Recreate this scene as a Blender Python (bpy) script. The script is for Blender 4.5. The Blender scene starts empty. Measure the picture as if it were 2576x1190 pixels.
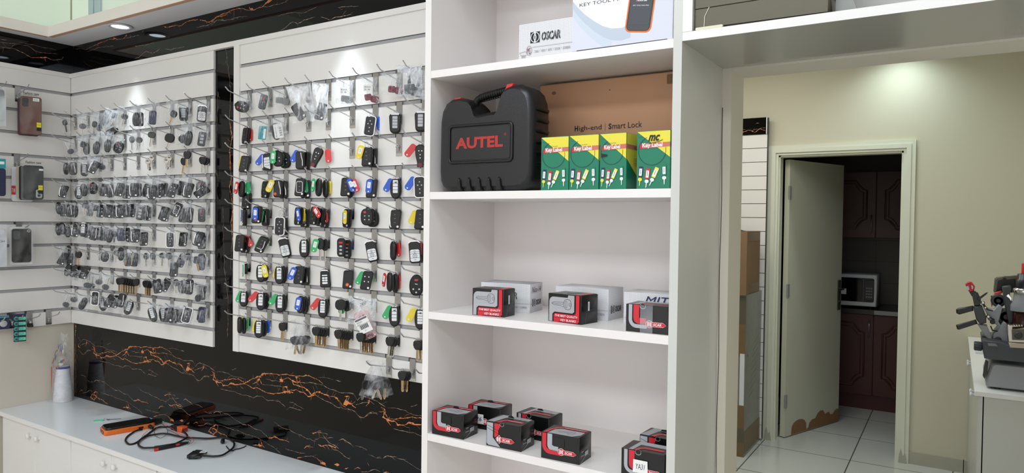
import bpy, math, random
from math import sin, cos, pi, radians as R, sqrt, hypot, atan2
from mathutils import Vector as V, Matrix as M
S = bpy.context.scene
COL = S.collection
rnd = random.Random(7)

# ------------------------------------------------------------------ camera, world, lights, exposure
FPX, YAW, PITCH, ROLL = 1759.6, .564568, -.021962, .012237
CAM = V((3.577, -1.7, 1.62))
fw = V((-sin(YAW) * cos(PITCH), cos(YAW) * cos(PITCH), sin(PITCH)))
r0 = V((cos(YAW), sin(YAW), 0)); u0 = r0.cross(fw)
rt = r0 * cos(ROLL) + u0 * sin(ROLL); up = u0 * cos(ROLL) - r0 * sin(ROLL)
cd = bpy.data.cameras.new('camera'); cam = bpy.data.objects.new('camera', cd); COL.objects.link(cam)
cd.sensor_fit = 'HORIZONTAL'; cd.sensor_width = 36; cd.lens = FPX / 2576 * 36; cd.clip_start = .02
cam.matrix_world = M(((rt.x, up.x, -fw.x, CAM.x), (rt.y, up.y, -fw.y, CAM.y), (rt.z, up.z, -fw.z, CAM.z), (0, 0, 0, 1)))
S.camera = cam
def ray(px, py): return fw + rt * ((px - 1288) / FPX) - up * ((py - 595) / FPX)
def onX(px, py, x): d = ray(px, py); return CAM + d * ((x - CAM.x) / d.x)
def onY(px, py, y): d = ray(px, py); return CAM + d * ((y - CAM.y) / d.y)
def onZ(px, py, z): d = ray(px, py); return CAM + d * ((z - CAM.z) / d.z)

S.view_settings.view_transform = 'Standard'; S.view_settings.look = 'None'
S.view_settings.gamma = 1; S.view_settings.use_curve_mapping = False
S.view_settings.exposure = 0.0
S.cycles.transparent_max_bounces = 40
S.cycles.max_bounces = 8
w = bpy.data.worlds.new('daylight'); S.world = w; w.use_nodes = True
bg = w.node_tree.nodes['Background']; bg.inputs[0].default_value = (1, .97, .98, 1); bg.inputs[1].default_value = 1.3
def light(name, kind, loc, energy, color=(1, 1, 1), aim=None, **k):
    d = bpy.data.lights.new(name, kind); d.energy = energy; d.color = color
    for a, b in k.items(): setattr(d, a, b)
    o = bpy.data.objects.new(name, d); COL.objects.link(o); o.location = loc
    v = V(aim) - V(loc) if aim else V((0, 0, -1))
    o.rotation_euler = v.to_track_quat('-Z', 'Y').to_euler()
    return o
# added fill lamps out of view: ceiling panels of the shop (built below as fill_ceiling_panel), and the one in the next room
light('shop_fill_light', 'AREA', (1.7, -2.6, 2.84), 14, (1, .955, .95), shape='RECTANGLE', size=1.2, size_y=.6)
light('shop_fill_light', 'AREA', (3.9, -2.6, 2.84), 14, (1, .955, .95), shape='RECTANGLE', size=1.2, size_y=.6)
light('shop_fill_light', 'AREA', (3.0, -1.2, 2.84), 3.5, (1, .955, .95), shape='RECTANGLE', size=.6, size_y=.6)
light('back_room_spot', 'SPOT', (3.25, 3.54, 2.88), 19, (.76, .96, 1), spot_size=R(140), spot_blend=1, shadow_soft_size=.05)
light('back_room_fill_light', 'AREA', (2.25, 2.6, 2.86), 17, (1, .98, .93), shape='RECTANGLE', size=1.0, size_y=.6)  # area fill added to brighten the back room walls
# the downlights let into the soffit above the slatwall (their fittings are built below)
DOWN = [(.56, -.07), (1.85, -.07)]
for dx, dy in DOWN:
    light('downlight_beam', 'SPOT', (dx, dy - .03, 2.42), 20, (.80, .92, 1), spot_size=R(54), spot_blend=.8, shadow_soft_size=.03)

# ------------------------------------------------------------------ materials
def lin(c): return tuple((v / 255 / 12.92 if v <= 10 else ((v / 255 + .055) / 1.055) ** 2.4) for v in c)
MT = {}
def mat(name, c, rough=.5, metal=0, noise=0, scale=20, bump=0, emit=0, coat=0, alpha=1, trans=0, ior=1.5, aniso=None):
    m = bpy.data.materials.new(name); m.use_nodes = True; MT[name] = m
    nt = m.node_tree; b = nt.nodes['Principled BSDF']
    col = (*lin(c), 1)
    b.inputs['Base Color'].default_value = col; b.inputs['Roughness'].default_value = rough; b.inputs['Metallic'].default_value = metal
    b.inputs['IOR'].default_value = ior; b.inputs['Alpha'].default_value = alpha; b.inputs['Transmission Weight'].default_value = trans
    b.inputs['Coat Weight'].default_value = coat
    if emit: b.inputs['Emission Color'].default_value = col; b.inputs['Emission Strength'].default_value = emit
    if noise or bump:
        tc = nt.nodes.new('ShaderNodeTexCoord'); n = nt.nodes.new('ShaderNodeTexNoise'); n.inputs['Scale'].default_value = scale; n.inputs['Detail'].default_value = 4
        mp = nt.nodes.new('ShaderNodeMapping'); nt.links.new(tc.outputs['Object'], mp.inputs[0]); nt.links.new(mp.outputs[0], n.inputs['Vector'])
        if aniso: mp.inputs['Scale'].default_value = aniso
        if noise:
            mx = nt.nodes.new('ShaderNodeMix'); mx.data_type = 'RGBA'
            mx.inputs[6].default_value = tuple(v * (1 - noise) for v in col[:3]) + (1,); mx.inputs[7].default_value = tuple(min(1, v * (1 + noise)) for v in col[:3]) + (1,)
            nt.links.new(n.outputs['Fac'], mx.inputs[0]); nt.links.new(mx.outputs[2], b.inputs['Base Color'])
        if bump:
            bp = nt.nodes.new('ShaderNodeBump'); bp.inputs['Strength'].default_value = bump; bp.inputs['Distance'].default_value = .002
            nt.links.new(n.outputs['Fac'], bp.inputs['Height']); nt.links.new(bp.outputs[0], b.inputs['Normal'])
    return m
mat('slat', (236, 233, 229), .35, noise=.015, scale=6)
mat('laminate', (238, 236, 234), .3, noise=.02, scale=5, aniso=(1, 1, 12))
mat('laminate_shelf', (240, 235, 233), .38, noise=.02, scale=5)
mat('laminate_under_shade', (172, 170, 162), .16, noise=.03, scale=3)  # same white laminate, with the underside's shade put into the colour
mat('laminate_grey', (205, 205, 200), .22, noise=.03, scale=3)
mat('counter', (228, 232, 236), .16, noise=.02, scale=4)
mat('alu', (170, 170, 172), .35, 1, noise=.06, scale=30)
mat('groove', (172, 172, 174), .4, 0, noise=.12, scale=9)
mat('slot_dark', (60, 58, 58), .6, noise=.05)
mat('chrome', (215, 215, 215), .14, 1, noise=.02)
mat('steel', (178, 178, 180), .28, 1, noise=.05, scale=60)
mat('nickel_blade', (172, 168, 158), .25, 1, noise=.05)
mat('brass_blade', (176, 150, 112), .35, .9, noise=.08, scale=80)
mat('blackplastic', (13, 13, 14), .36, noise=.1, scale=60)
mat('greyplastic', (66, 68, 72), .45, noise=.08)
mat('darkplastic', (28, 29, 32), .35, noise=.08)
mat('rubber', (12, 12, 13), .5, noise=.1, scale=90)
mat('padwhite', (232, 234, 236), .35, noise=.01)
mat('padsilver', (178, 180, 184), .3, .3, noise=.03)
mat('buttongrey', (120, 122, 126), .4, noise=.03)
mat('casetext', (176, 44, 40), .5, noise=.04)
mat('casepebble', (26, 26, 29), .34, noise=.08, scale=300, bump=.12)
mat('red', (206, 40, 44), .4, noise=.04)
mat('orange', (232, 96, 40), .4, noise=.04)
mat('green_tag', (40, 176, 104), .3, noise=.04, coat=.3)
mat('blue_tag', (32, 88, 208), .3, noise=.04, coat=.3)
mat('red_tag', (216, 48, 52), .3, noise=.04, coat=.3)
mat('yellow_tag', (236, 212, 40), .3, noise=.04, coat=.3)
mat('paper', (240, 240, 238), .7, noise=.01)
mat('ink', (30, 30, 34), .6, noise=.05)
mat('navyink', (44, 48, 92), .6, noise=.05)
mat('printred', (206, 36, 52), .35, noise=.03)
mat('printsilver', (176, 178, 184), .35, .15, noise=.03)
mat('printblack', (12, 13, 14), .28, noise=.08, scale=30, bump=.05)
mat('cardwhite', (222, 222, 226), .55, noise=.02)
mat('cardgreen', (16, 122, 92), .4, noise=.03)
mat('cardyellow', (232, 218, 70), .45, noise=.03)
mat('cardpink', (206, 112, 98), .45, noise=.03)
mat('printwhite', (238, 240, 242), .4, noise=.01)
mat('cardboard', (208, 160, 126), .8, noise=.06, scale=12, bump=.1)
mat('cardboard_dark', (134, 104, 76), .8, noise=.1, scale=10)
mat('orange_shell', (226, 112, 36), .4, noise=.05, scale=60)
mat('screen_black', (12, 12, 14), .08, noise=.05)
mat('wallpaint', (206, 200, 178), .6, noise=.02, scale=2)
mat('wallbeige', (216, 208, 194), .5, noise=.02, scale=3)
mat('walltrim', (214, 208, 194), .5, noise=.03, scale=4)
mat('doorpaint', (204, 202, 184), .45, noise=.03, scale=3)
mat('framepaint', (220, 220, 202), .4, noise=.03, scale=8)
mat('chipwood', (140, 104, 70), .8, noise=.15, scale=40)
mat('ceilingpaint', (232, 232, 230), .7, noise=.01)
mat('soffit', (238, 236, 240), .35, noise=.01)
mat('fascia', (250, 243, 236), .4, noise=.01)
mat('chipedge', (198, 158, 132), .7, noise=.1, scale=60)
mat('glassgreen_glow', (206, 218, 202), .25, emit=.40, noise=.04, scale=1.5)  # glow added to the panes to brighten the zone above the soffit
mat('aluframe', (196, 214, 222), .3, .3, noise=.02)
mat('cherry', (70, 24, 19), .4, noise=.15, scale=5, aniso=(6, 6, .6))
mat('backtile', (92, 86, 77), .35, noise=.05, scale=6)
mat('darkgranite', (48, 44, 42), .25, noise=.3, scale=60)
mat('skirt', (176, 172, 156), .35, noise=.1, scale=8)
mat('olive', (98, 94, 78), .45, .2, noise=.05, scale=8)
mat('darkedge', (40, 30, 26), .7, noise=.2)
mat('foam', (226, 222, 200), .7, noise=.03)
mat('greymarble', (150, 152, 150), .3, noise=.12, scale=9, aniso=(1, 6, 6))
mat('castgrey', (150, 152, 158), .35, .1, noise=.06, scale=20)
mat('trayblack', (66, 70, 77), .45, noise=.06, scale=30)
mat('brownlens', (58, 14, 14), .2, noise=.1)
mat('brown_case', (112, 72, 62), .55, noise=.05, scale=40)
mat('plum_case', (80, 46, 54), .5, noise=.05)
mat('green_case', (34, 42, 40), .45, noise=.08, scale=40)
mat('cream_case', (200, 186, 168), .5, noise=.03)
mat('grey_case', (96, 96, 100), .4, noise=.05)
mat('navy', (28, 36, 72), .4, noise=.08)
mat('teal', (40, 150, 140), .4, noise=.08)
mat('mint', (110, 214, 178), .4, noise=.05)
mat('tealcard', (30, 150, 160), .5, noise=.03)
mat('cup', (226, 228, 234), .35, noise=.01)
mat('cupblue', (44, 60, 150), .4, noise=.01)
mat('veinorange', (216, 132, 76), .25, noise=.12, scale=60)
mat('veintan', (150, 126, 108), .25, noise=.15, scale=60)
mat('marble', (10, 9, 9), .03, noise=.25, scale=4, ior=1.34)
mat('wrap', (128, 128, 122), .25, noise=.15, scale=12, bump=.6)
mat('parcel_brown', (120, 96, 66), .4, noise=.1)
mat('parcel_dark', (94, 88, 72), .35, noise=.1)
mat('pinkfoam', (236, 150, 160), .6, noise=.05)
mat('clearkey', (120, 120, 122), .3, noise=.1)
mat('claret', (118, 26, 48), .4, noise=.1)
mat('lamp', (226, 244, 255), .4, emit=7)
mat('downring', (206, 204, 210), .3, noise=.02)
def film(name, op, tint=(235, 240, 245), rough=.18, bump=.7, scale=45):
    m = bpy.data.materials.new(name); m.use_nodes = True; MT[name] = m; nt = m.node_tree; nt.nodes.clear()
    out = nt.nodes.new('ShaderNodeOutputMaterial'); mix = nt.nodes.new('ShaderNodeMixShader'); tr = nt.nodes.new('ShaderNodeBsdfTransparent')
    pr = nt.nodes.new('ShaderNodeBsdfPrincipled'); pr.inputs['Base Color'].default_value = (*lin(tint), 1); pr.inputs['Roughness'].default_value = rough
    pr.inputs['Specular IOR Level'].default_value = .8
    tc = nt.nodes.new('ShaderNodeTexCoord'); n = nt.nodes.new('ShaderNodeTexNoise'); n.inputs['Scale'].default_value = scale; n.inputs['Detail'].default_value = 3
    n.inputs['Distortion'].default_value = 1.2
    nt.links.new(tc.outputs['Object'], n.inputs['Vector'])
    mr = nt.nodes.new('ShaderNodeMapRange'); mr.inputs[1].default_value = .42; mr.inputs[2].default_value = .74
    mr.inputs[3].default_value = op * .35; mr.inputs[4].default_value = min(.95, op * 3.8)  # streaky opacity paints bright highlights onto the film
    nt.links.new(n.outputs['Fac'], mr.inputs[0]); nt.links.new(mr.outputs[0], mix.inputs[0])
    bp = nt.nodes.new('ShaderNodeBump'); bp.inputs['Strength'].default_value = bump; bp.inputs['Distance'].default_value = .004
    nt.links.new(n.outputs['Fac'], bp.inputs['Height']); nt.links.new(bp.outputs[0], pr.inputs['Normal'])
    nt.links.new(tr.outputs[0], mix.inputs[1]); nt.links.new(pr.outputs[0], mix.inputs[2]); nt.links.new(mix.outputs[0], out.inputs[0])
    return m
film('film', .12, (225, 230, 236), scale=2.6); film('filmthick', .22, (230, 234, 240), scale=3.2); film('whitefilm', .34, (245, 248, 252), scale=2.5); film('pinkfilm', .35, (238, 180, 190)); film('bagclear', .10, (226, 228, 232), .12, .8, 28); film('clearshell', .02, (235, 238, 238), .1, .1, 10)
# fine grid print of the white cartons
def gridmat(name, c, l, pitch):
    m = mat(name, c, .55); nt = m.node_tree; b = nt.nodes['Principled BSDF']
    tc = nt.nodes.new('ShaderNodeTexCoord'); sp = nt.nodes.new('ShaderNodeSeparateXYZ'); nt.links.new(tc.outputs['Object'], sp.inputs[0])
    prev = None
    for ax in range(3):
        a = nt.nodes.new('ShaderNodeMath'); a.operation = 'MULTIPLY'; a.inputs[1].default_value = 1 / pitch; nt.links.new(sp.outputs[ax], a.inputs[0])
        ad = nt.nodes.new('ShaderNodeMath'); ad.operation = 'ADD'; ad.inputs[1].default_value = 100.3; nt.links.new(a.outputs[0], ad.inputs[0])
        f = nt.nodes.new('ShaderNodeMath'); f.operation = 'FRACT'; nt.links.new(ad.outputs[0], f.inputs[0])
        g = nt.nodes.new('ShaderNodeMath'); g.operation = 'LESS_THAN'; g.inputs[1].default_value = .17; nt.links.new(f.outputs[0], g.inputs[0])
        if prev: x = nt.nodes.new('ShaderNodeMath'); x.operation = 'MAXIMUM'; nt.links.new(prev.outputs[0], x.inputs[0]); nt.links.new(g.outputs[0], x.inputs[1]); prev = x
        else: prev = g
    mx = nt.nodes.new('ShaderNodeMix'); mx.data_type = 'RGBA'; mx.inputs[6].default_value = (*lin(c), 1); mx.inputs[7].default_value = (*lin(l), 1)
    nt.links.new(prev.outputs[0], mx.inputs[0]); nt.links.new(mx.outputs[2], b.inputs['Base Color'])
gridmat('gridcard', (232, 232, 234), (188, 188, 196), .0034)
def tilemat(name, c, line, size, rot=0):
    m = mat(name, c, .12); nt = m.node_tree; b = nt.nodes['Principled BSDF']
    tc = nt.nodes.new('ShaderNodeTexCoord'); mp = nt.nodes.new('ShaderNodeMapping'); mp.inputs['Rotation'].default_value = (0, 0, rot)
    br = nt.nodes.new('ShaderNodeTexBrick'); br.offset = 0; br.inputs['Scale'].default_value = 1; br.inputs['Brick Width'].default_value = size; br.inputs['Row Height'].default_value = size
    br.inputs['Mortar Size'].default_value = .004; br.inputs['Color1'].default_value = (*lin(c), 1); br.inputs['Color2'].default_value = (*lin(tuple(v * .98 for v in c)), 1); br.inputs['Mortar'].default_value = (*lin(line), 1)
    nt.links.new(tc.outputs['Object'], mp.inputs[0]); nt.links.new(mp.outputs[0], br.inputs['Vector']); nt.links.new(br.outputs['Color'], b.inputs['Base Color'])
tilemat('floortile', (206, 208, 202), (96, 92, 84), .6)

# ------------------------------------------------------------------ mesh builder
def rrect(w, h, r, n=4, cx=0, cz=0):
    r = min(r, w / 2 - 1e-5, h / 2 - 1e-5); p = []
    for qx, qz, a0 in ((1, 1, 0), (-1, 1, 90), (-1, -1, 180), (1, -1, 270)):
        for i in range(n + 1):
            a = R(a0 + 90 * i / n); p.append((cx + qx * (w / 2 - r) + r * cos(a), cz + qz * (h / 2 - r) + r * sin(a)))
    return p
def oval(w, h, n=20, e=2.5, cx=0, cz=0):
    p = []
    for i in range(n):
        a = 2 * pi * i / n; c, s = cos(a), sin(a)
        p.append((cx + w / 2 * math.copysign(abs(c) ** (2 / e), c), cz + h / 2 * math.copysign(abs(s) ** (2 / e), s)))
    return p
class MB:
    def __init__(s): s.v = []; s.f = []; s.m = []; s.mats = []; s.T = M.Identity(4); s.sm = []
    def mi(s, m):
        if m not in s.mats: s.mats.append(m)
        return s.mats.index(m)
    def add(s, vs, fs, m, smooth=False):
        b = len(s.v); s.v += [tuple(s.T @ V(p)) for p in vs]; i = s.mi(m)
        for f in fs: s.f.append([b + k for k in f]); s.m.append(i); s.sm.append(smooth)
    def box(s, x0, x1, y0, y1, z0, z1, m, bev=0):
        if bev:
            w, h = x1 - x0, z1 - z0
            s.slab([(x0, z0), (x1, z0), (x1, z1), (x0, z1)], y0, y1, m, bev); return
        vs = [(x0, y0, z0), (x1, y0, z0), (x1, y1, z0), (x0, y1, z0), (x0, y0, z1), (x1, y0, z1), (x1, y1, z1), (x0, y1, z1)]
        s.add(vs, [(0, 1, 5, 4), (1, 2, 6, 5), (2, 3, 7, 6), (3, 0, 4, 7), (4, 5, 6, 7), (3, 2, 1, 0)], m)
    def slab(s, out, y0, y1, m, bev=0, smooth=False):
        """outline in x,z (counter-clockwise seen from -y) extruded from y0 (front) to y1, edges rounded by bev"""
        n = len(out); cx = sum(p[0] for p in out) / n; cz = sum(p[1] for p in out) / n
        def ring(y, ins):
            if not ins: return [(p[0], y, p[1]) for p in out]
            q = []
            for p in out:
                d = hypot(p[0] - cx, p[1] - cz) or 1; k = max(0, 1 - ins / d); q.append((cx + (p[0] - cx) * k, y, cz + (p[1] - cz) * k))
            return q
        rings = [ring(y0, bev)] + ([ring(y0 + bev * .35, bev * .3), ring(y0 + bev, 0), ring(y1 - bev, 0), ring(y1 - bev * .35, bev * .3)] if bev else []) + [ring(y1, bev)]
        vs = [p for r in rings for p in r]; fs = []
        for k in range(len(rings) - 1):
            for i in range(n): j = (i + 1) % n; fs.append((k * n + i, k * n + j, (k + 1) * n + j, (k + 1) * n + i))
        s.add(vs, fs, m, smooth or bev > 0)
        L = (len(rings) - 1) * n
        s.add(rings[0], [tuple(range(n))], m); s.add(rings[-1], [tuple(range(n - 1, -1, -1))], m)
    def flat(s, pts, m, y=0): s.add([(p[0], y, p[1]) for p in pts], [tuple(range(len(pts)))], m)
    def ribbon(s, pts, wd, m, y=0, closed=False):
        n = len(pts); L = []; Rr = []
        for i in range(n):
            a = V(pts[i - 1] if (i or closed) else pts[0]); b = V(pts[(i + 1) % n] if (i < n - 1 or closed) else pts[i])
            t = V((b.x - a.x, b.y - a.y)); t = t.normalized() if t.length > 1e-9 else V((1, 0)); k = wd[i] if isinstance(wd, (list, tuple)) else wd
            nx, nz = -t.y * k / 2, t.x * k / 2; L.append((pts[i][0] + nx, y, pts[i][1] + nz)); Rr.append((pts[i][0] - nx, y, pts[i][1] - nz))
        s.add(L + Rr, [(i, n + i, n + (i + 1) % n, (i + 1) % n) for i in range(n if closed else n - 1)], m)
    def tube(s, pts, r, m, n=8, closed=False, caps=True):
        P = [V(p) for p in pts]; N = len(P); vs = []; prev = None
        for i in range(N):
            a = P[i - 1] if (i or closed) else P[0]; b = P[(i + 1) % N] if (i < N - 1 or closed) else P[i]
            t = (b - a).normalized() if (b - a).length > 1e-9 else V((0, 0, 1))
            if prev is None: x = t.cross(V((0, 0, 1))) if abs(t.z) < .9 else t.cross(V((1, 0, 0)))
            else: x = prev - t * prev.dot(t)
            x.normalize(); prev = x; yv = t.cross(x); rr = r[i] if isinstance(r, (list, tuple)) else r
            vs += [tuple(P[i] + x * (rr * cos(2 * pi * k / n)) + yv * (rr * sin(2 * pi * k / n))) for k in range(n)]
        fs = []
        for i in range(N if closed else N - 1):
            j = (i + 1) % N
            for k in range(n): l = (k + 1) % n; fs.append((i * n + k, i * n + l, j * n + l, j * n + k))
        s.add(vs, fs, m, True)
        if caps and not closed: s.add(vs[:n], [tuple(range(n - 1, -1, -1))], m); s.add(vs[-n:], [tuple(range(n))], m)
    def lathe(s, prof, m, c=(0, 0, 0), ax='z', n=20):
        vs = []; N = len(prof)
        for r, h in prof:
            for k in range(n):
                a = 2 * pi * k / n; x, y = r * cos(a), r * sin(a)
                vs.append({'z': (c[0] + x, c[1] + y, c[2] + h), 'y': (c[0] + x, c[1] + h, c[2] - y), 'x': (c[0] + h, c[1] + x, c[2] + y)}[ax])
        s.add(vs, [(i * n + k, i * n + (k + 1) % n, (i + 1) * n + (k + 1) % n, (i + 1) * n + k) for i in range(N - 1) for k in range(n)], m, True)
        s.add(vs[:n], [tuple(range(n - 1, -1, -1))], m); s.add(vs[-n:], [tuple(range(n))], m)
    def text(s, t, x, z, w, h, m, y=0, shear=0, bold=0):
        me = textmesh(t, shear, bold); xs = [v.co.x for v in me.vertices]; ys = [v.co.y for v in me.vertices]
        if not xs: return
        x0, x1, y0, y1 = min(xs), max(xs), min(ys), max(ys); kx = w / (x1 - x0); kz = h / max(y1 - y0, 1e-6)
        s.add([(x + (v.co.x - x0) * kx, y, z + (v.co.y - y0) * kz) for v in me.vertices], [tuple(p.vertices) for p in me.polygons], m)
    def mesh(s, name):
        me = bpy.data.meshes.new(name); me.from_pydata(s.v, [], s.f)
        for m in s.mats: me.materials.append(MT[m])
        me.polygons.foreach_set('material_index', s.m); me.polygons.foreach_set('use_smooth', s.sm); me.update()
        return me
    def build(s, name, parent=None, loc=None, label=None, cat=None, group=None, kind=None):
        o = bpy.data.objects.new(name, s.mesh(name)); return put(o, parent, loc, label, cat, group, kind)
_tm = {}
def textmesh(t, shear, bold):
    k = (t, shear, bold)
    if k not in _tm:
        c = bpy.data.curves.new('lettering', 'FONT'); c.body = t; c.shear = shear; c.offset = bold; c.resolution_u = 2
        o = bpy.data.objects.new('lettering', c); _tm[k] = bpy.data.meshes.new_from_object(o); bpy.data.objects.remove(o); bpy.data.curves.remove(c)
    return _tm[k]
def put(o, parent=None, loc=None, label=None, cat=None, group=None, kind=None):
    COL.objects.link(o)
    if parent: o.parent = parent
    if loc is not None: o.location = loc
    if label: o['label'] = label
    if cat: o['category'] = cat
    if group: o['group'] = group
    if kind: o['kind'] = kind
    return o
def thing(name, label, cat, loc=(0, 0, 0), rz=0, group=None, kind=None):
    o = bpy.data.objects.new(name, None); o.empty_display_size = .02; put(o, None, loc, label, cat, group, kind); o.rotation_euler = (0, 0, rz); return o
def slabbox(name, x0, x1, y0, y1, z0, z1, m, **k):
    b = MB(); b.box(x0, x1, y0, y1, z0, z1, m); return b.build(name, **k)
def smoothpath(pts, n=6, closed=False):
    P = [V(p) for p in pts]; N = len(P); out = []
    for i in range(N if closed else N - 1):
        p0 = P[(i - 1) % N] if (closed or i) else P[0]; p1 = P[i]; p2 = P[(i + 1) % N]; p3 = P[(i + 2) % N] if (closed or i < N - 2) else P[-1]
        for k in range(n):
            t = k / n; out.append(.5 * ((2 * p1) + (p2 - p0) * t + (2 * p0 - 5 * p1 + 4 * p2 - p3) * t * t + (3 * p1 - p0 - 3 * p2 + p3) * t ** 3))
    if not closed: out.append(P[-1])
    return out

# ------------------------------------------------------------------ the setting
ST = dict(kind='structure')
slabbox('floor', -.2, 6.6, -5, 6.4, -.1, 0, 'floortile', **ST)
slabbox('ceiling', -.2, 6.6, -5, .113, 2.9, 3, 'ceilingpaint', **ST)
slabbox('ceiling', 1.5, 4.1, .113, 6.0, 2.9, 3, 'ceilingpaint', **ST)
slabbox('wall_left', -.14, -.018, -5, .113, 0, 2.9, 'wallbeige', **ST)
slabbox('wall_right', 6.4, 6.5, -5, .113, 0, 2.9, 'wallbeige', **ST)
slabbox('wall_back', -.018, 3.095, .02, .113, 0, 2.9, 'wallbeige', **ST)
slabbox('wall_back', 3.096, 6.4, 0, .113, 2.015, 2.9, 'ceilingpaint', **ST)
slabbox('wall_back', 4.9, 6.4, 0, .113, 0, 2.0145, 'wallpaint', **ST)
b = MB(); b.box(3.0955, 3.117, .001, .113, 0, 2.014, 'walltrim'); b.box(3.117, 4.9, .001, .113, 1.9885, 2.0145, 'walltrim')
# hairline where the reveal paint has cracked
b.ribbon([(3.0975 + .0012 * sin(k * 1.7), .1 + k * .1) for k in range(19)], .0016, 'darkedge', y=.0004)
b.build('trim_1', **ST)
# next room
slabbox('wall_back_room_left', 1.5, 1.6, .113, 3.77, 0, 2.9, 'wallpaint', **ST)
slabbox('wall_back_room_right', 4.0, 4.1, .113, 3.77, 0, 2.9, 'wallpaint', **ST)
b = MB(); DX0, DX1, DZ = 2.457, 3.27, 2.132; DY = 3.77
b.box(1.6, DX0, DY, DY + .1, 0, 2.9, 'wallpaint'); b.box(DX1, 4.0, DY, DY + .1, 0, 2.9, 'wallpaint'); b.box(DX0, DX1, DY, DY + .1, DZ, 2.9, 'wallpaint')
b.build('wall_back_room_far', **ST)
b = MB(); b.box(3.335, 3.655, DY - .014, DY, 0, .085, 'skirt'); b.box(3.66, 4.0, DY - .014, DY, 0, .085, 'skirt'); b.box(3.655, 3.66, DY - .008, DY, 0, .085, 'slot_dark')
b.build('baseboard_far', **ST)
# door casing with stepped moulding, chipped at its feet
b = MB()
def casing(b, x0, x1, z1, y):
    for (o, i, t) in ((.072, .046, .020), (.046, .018, .028), (.018, .0, .016)):
        b.slab([(x0 - o, 0), (x0 - i, 0), (x0 - i, z1 + i), (x0 - o, z1 + o)], y - t, y, 'framepaint')
        b.slab([(x1 + i, 0), (x1 + o, 0), (x1 + o, z1 + o), (x1 + i, z1 + i)], y - t, y, 'framepaint')
        b.slab([(x0 - i, z1 + i), (x1 + i, z1 + i), (x1 + o, z1 + o), (x0 - o, z1 + o)], y - t, y, 'framepaint')
casing(b, DX0, DX1, DZ, DY)
b.box(DX0, DX0 + .012, DY, DY + .1, 0, DZ, 'framepaint'); b.box(DX1 - .012, DX1, DY, DY + .1, 0, DZ, 'framepaint'); b.box(DX0, DX1, DY, DY + .1, DZ - .012, DZ, 'framepaint')
for x, w_ in ((DX0 - .06, .05), (DX1 + .012, .05)):
    b.slab([(x, .0), (x + w_, .0), (x + w_ * .8, .07), (x + w_ * .55, .05), (x + w_ * .3, .1), (x + .004, .06)], DY - .0285, DY - .027, 'skirt')
b.build('trim_2', **ST)
# the open door leaf: white, swollen and peeling along its foot
TH = math.radians(69); hx, hy = DX0 + .041, DY + .095
dl = thing('door_1', None, None, (hx, hy, 0), TH, kind='structure'); del_keys = 0
W_ = .785; b = MB(); b.box(.006, W_, -.02, .02, .008, 2.108, 'doorpaint')
foot = [(.09, .012)] + [(.09 + .11 * (1 - cos(k * pi / 8)), .012 + .105 * sin(k * pi / 8) ** .6) for k in range(1, 8)] + [(.305, .02), (.33, .03), (.345, .065), (.38, .085), (.43, .088), (.46, .12), (.50, .138), (.545, .135), (.575, .10), (.60, .105), (.63, .11), (.655, .085), (.69, .08), (.72, .105), (.75, .115), (.783, .11), (.783, .010)]
b.slab([(x, z) for x, z in foot][::-1], -.0212, -.0195, 'chipwood')
b.ribbon(foot[:-1], .004, 'cream_case', y=-.0216)
b.build('door_leaf', parent=dl)
b = MB(); b.slab(rrect(.042, .245, .006, cx=.745, cz=1.05), -.028, -.0201, 'slot_dark', .002)
b.tube([(.745, -.028, 1.10), (.745, -.06, 1.10), (.64, -.062, 1.10)], .008, 'steel'); b.lathe([(.011, 0), (.011, .006)], 'steel', (.745, -.034, 1.00), 'y', 12)
b.build('door_handle', parent=dl)
for z in (.28, 1.12, 1.86):
    b = MB(); b.box(-.012, .030, -.0235, -.0203, z - .05, z + .05, 'padsilver'); b.tube([(.0, -.026, z - .05), (.0, -.026, z + .05)], .006, 'steel'); b.build('hinge', parent=dl)
# kitchen behind the door
slabbox('wall_kitchen_left', 2.0, 2.1, DY + .1, 5.72, 0, 2.9, 'backtile', **ST)
slabbox('wall_kitchen_right', 3.9, 4.0, DY + .1, 5.72, 0, 2.9, 'backtile', **ST)
b = MB(); b.box(2.0, 4.0, 5.72, 5.8, 0, 2.9, 'backtile')
for x in (2.35, 2.65, 2.95, 3.25, 3.55): b.box(x - .0015, x + .0015, 5.7195, 5.7205, .9, 1.5, 'slot_dark')
for z in (1.08, 1.28, 1.48): b.box(2.1, 3.9, 5.7195, 5.7205, z - .0015, z + .0015, 'slot_dark')
b.build('wall_kitchen_back', **ST)

def cathedral(b, x0, x1, z0, z1, y, m, wd=.018):
    """raised panel line with scooped shoulders, as on the cherry doors"""
    c = (x0 + x1) / 2; w_ = x1 - x0; s = w_ * .28
    q = [(x0, z0 + s), (x0 + s * .35, z0 + s * .9), (x0 + s * .8, z0 + s * .4), (x0 + s, z0), (x1 - s, z0), (x1 - s * .8, z0 + s * .4), (x1 - s * .35, z0 + s * .9), (x1, z0 + s),
         (x1, z1 - s), (x1 - s * .35, z1 - s * .9), (x1 - s * .8, z1 - s * .4), (x1 - s, z1), (x0 + s, z1), (x0 + s * .8, z1 - s * .4), (x0 + s * .35, z1 - s * .9), (x0, z1 - s)]
    P = [(p[0], y, p[1]) for p in q]; b.tube(P, wd * .45, m, 6, closed=True)
    P = [(c + (p[0] - c) * .82, y, (z0 + z1) / 2 + (p[1] - (z0 + z1) / 2) * .88) for p in q]; b.tube(P, wd * .3, m, 6, closed=True)
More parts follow.
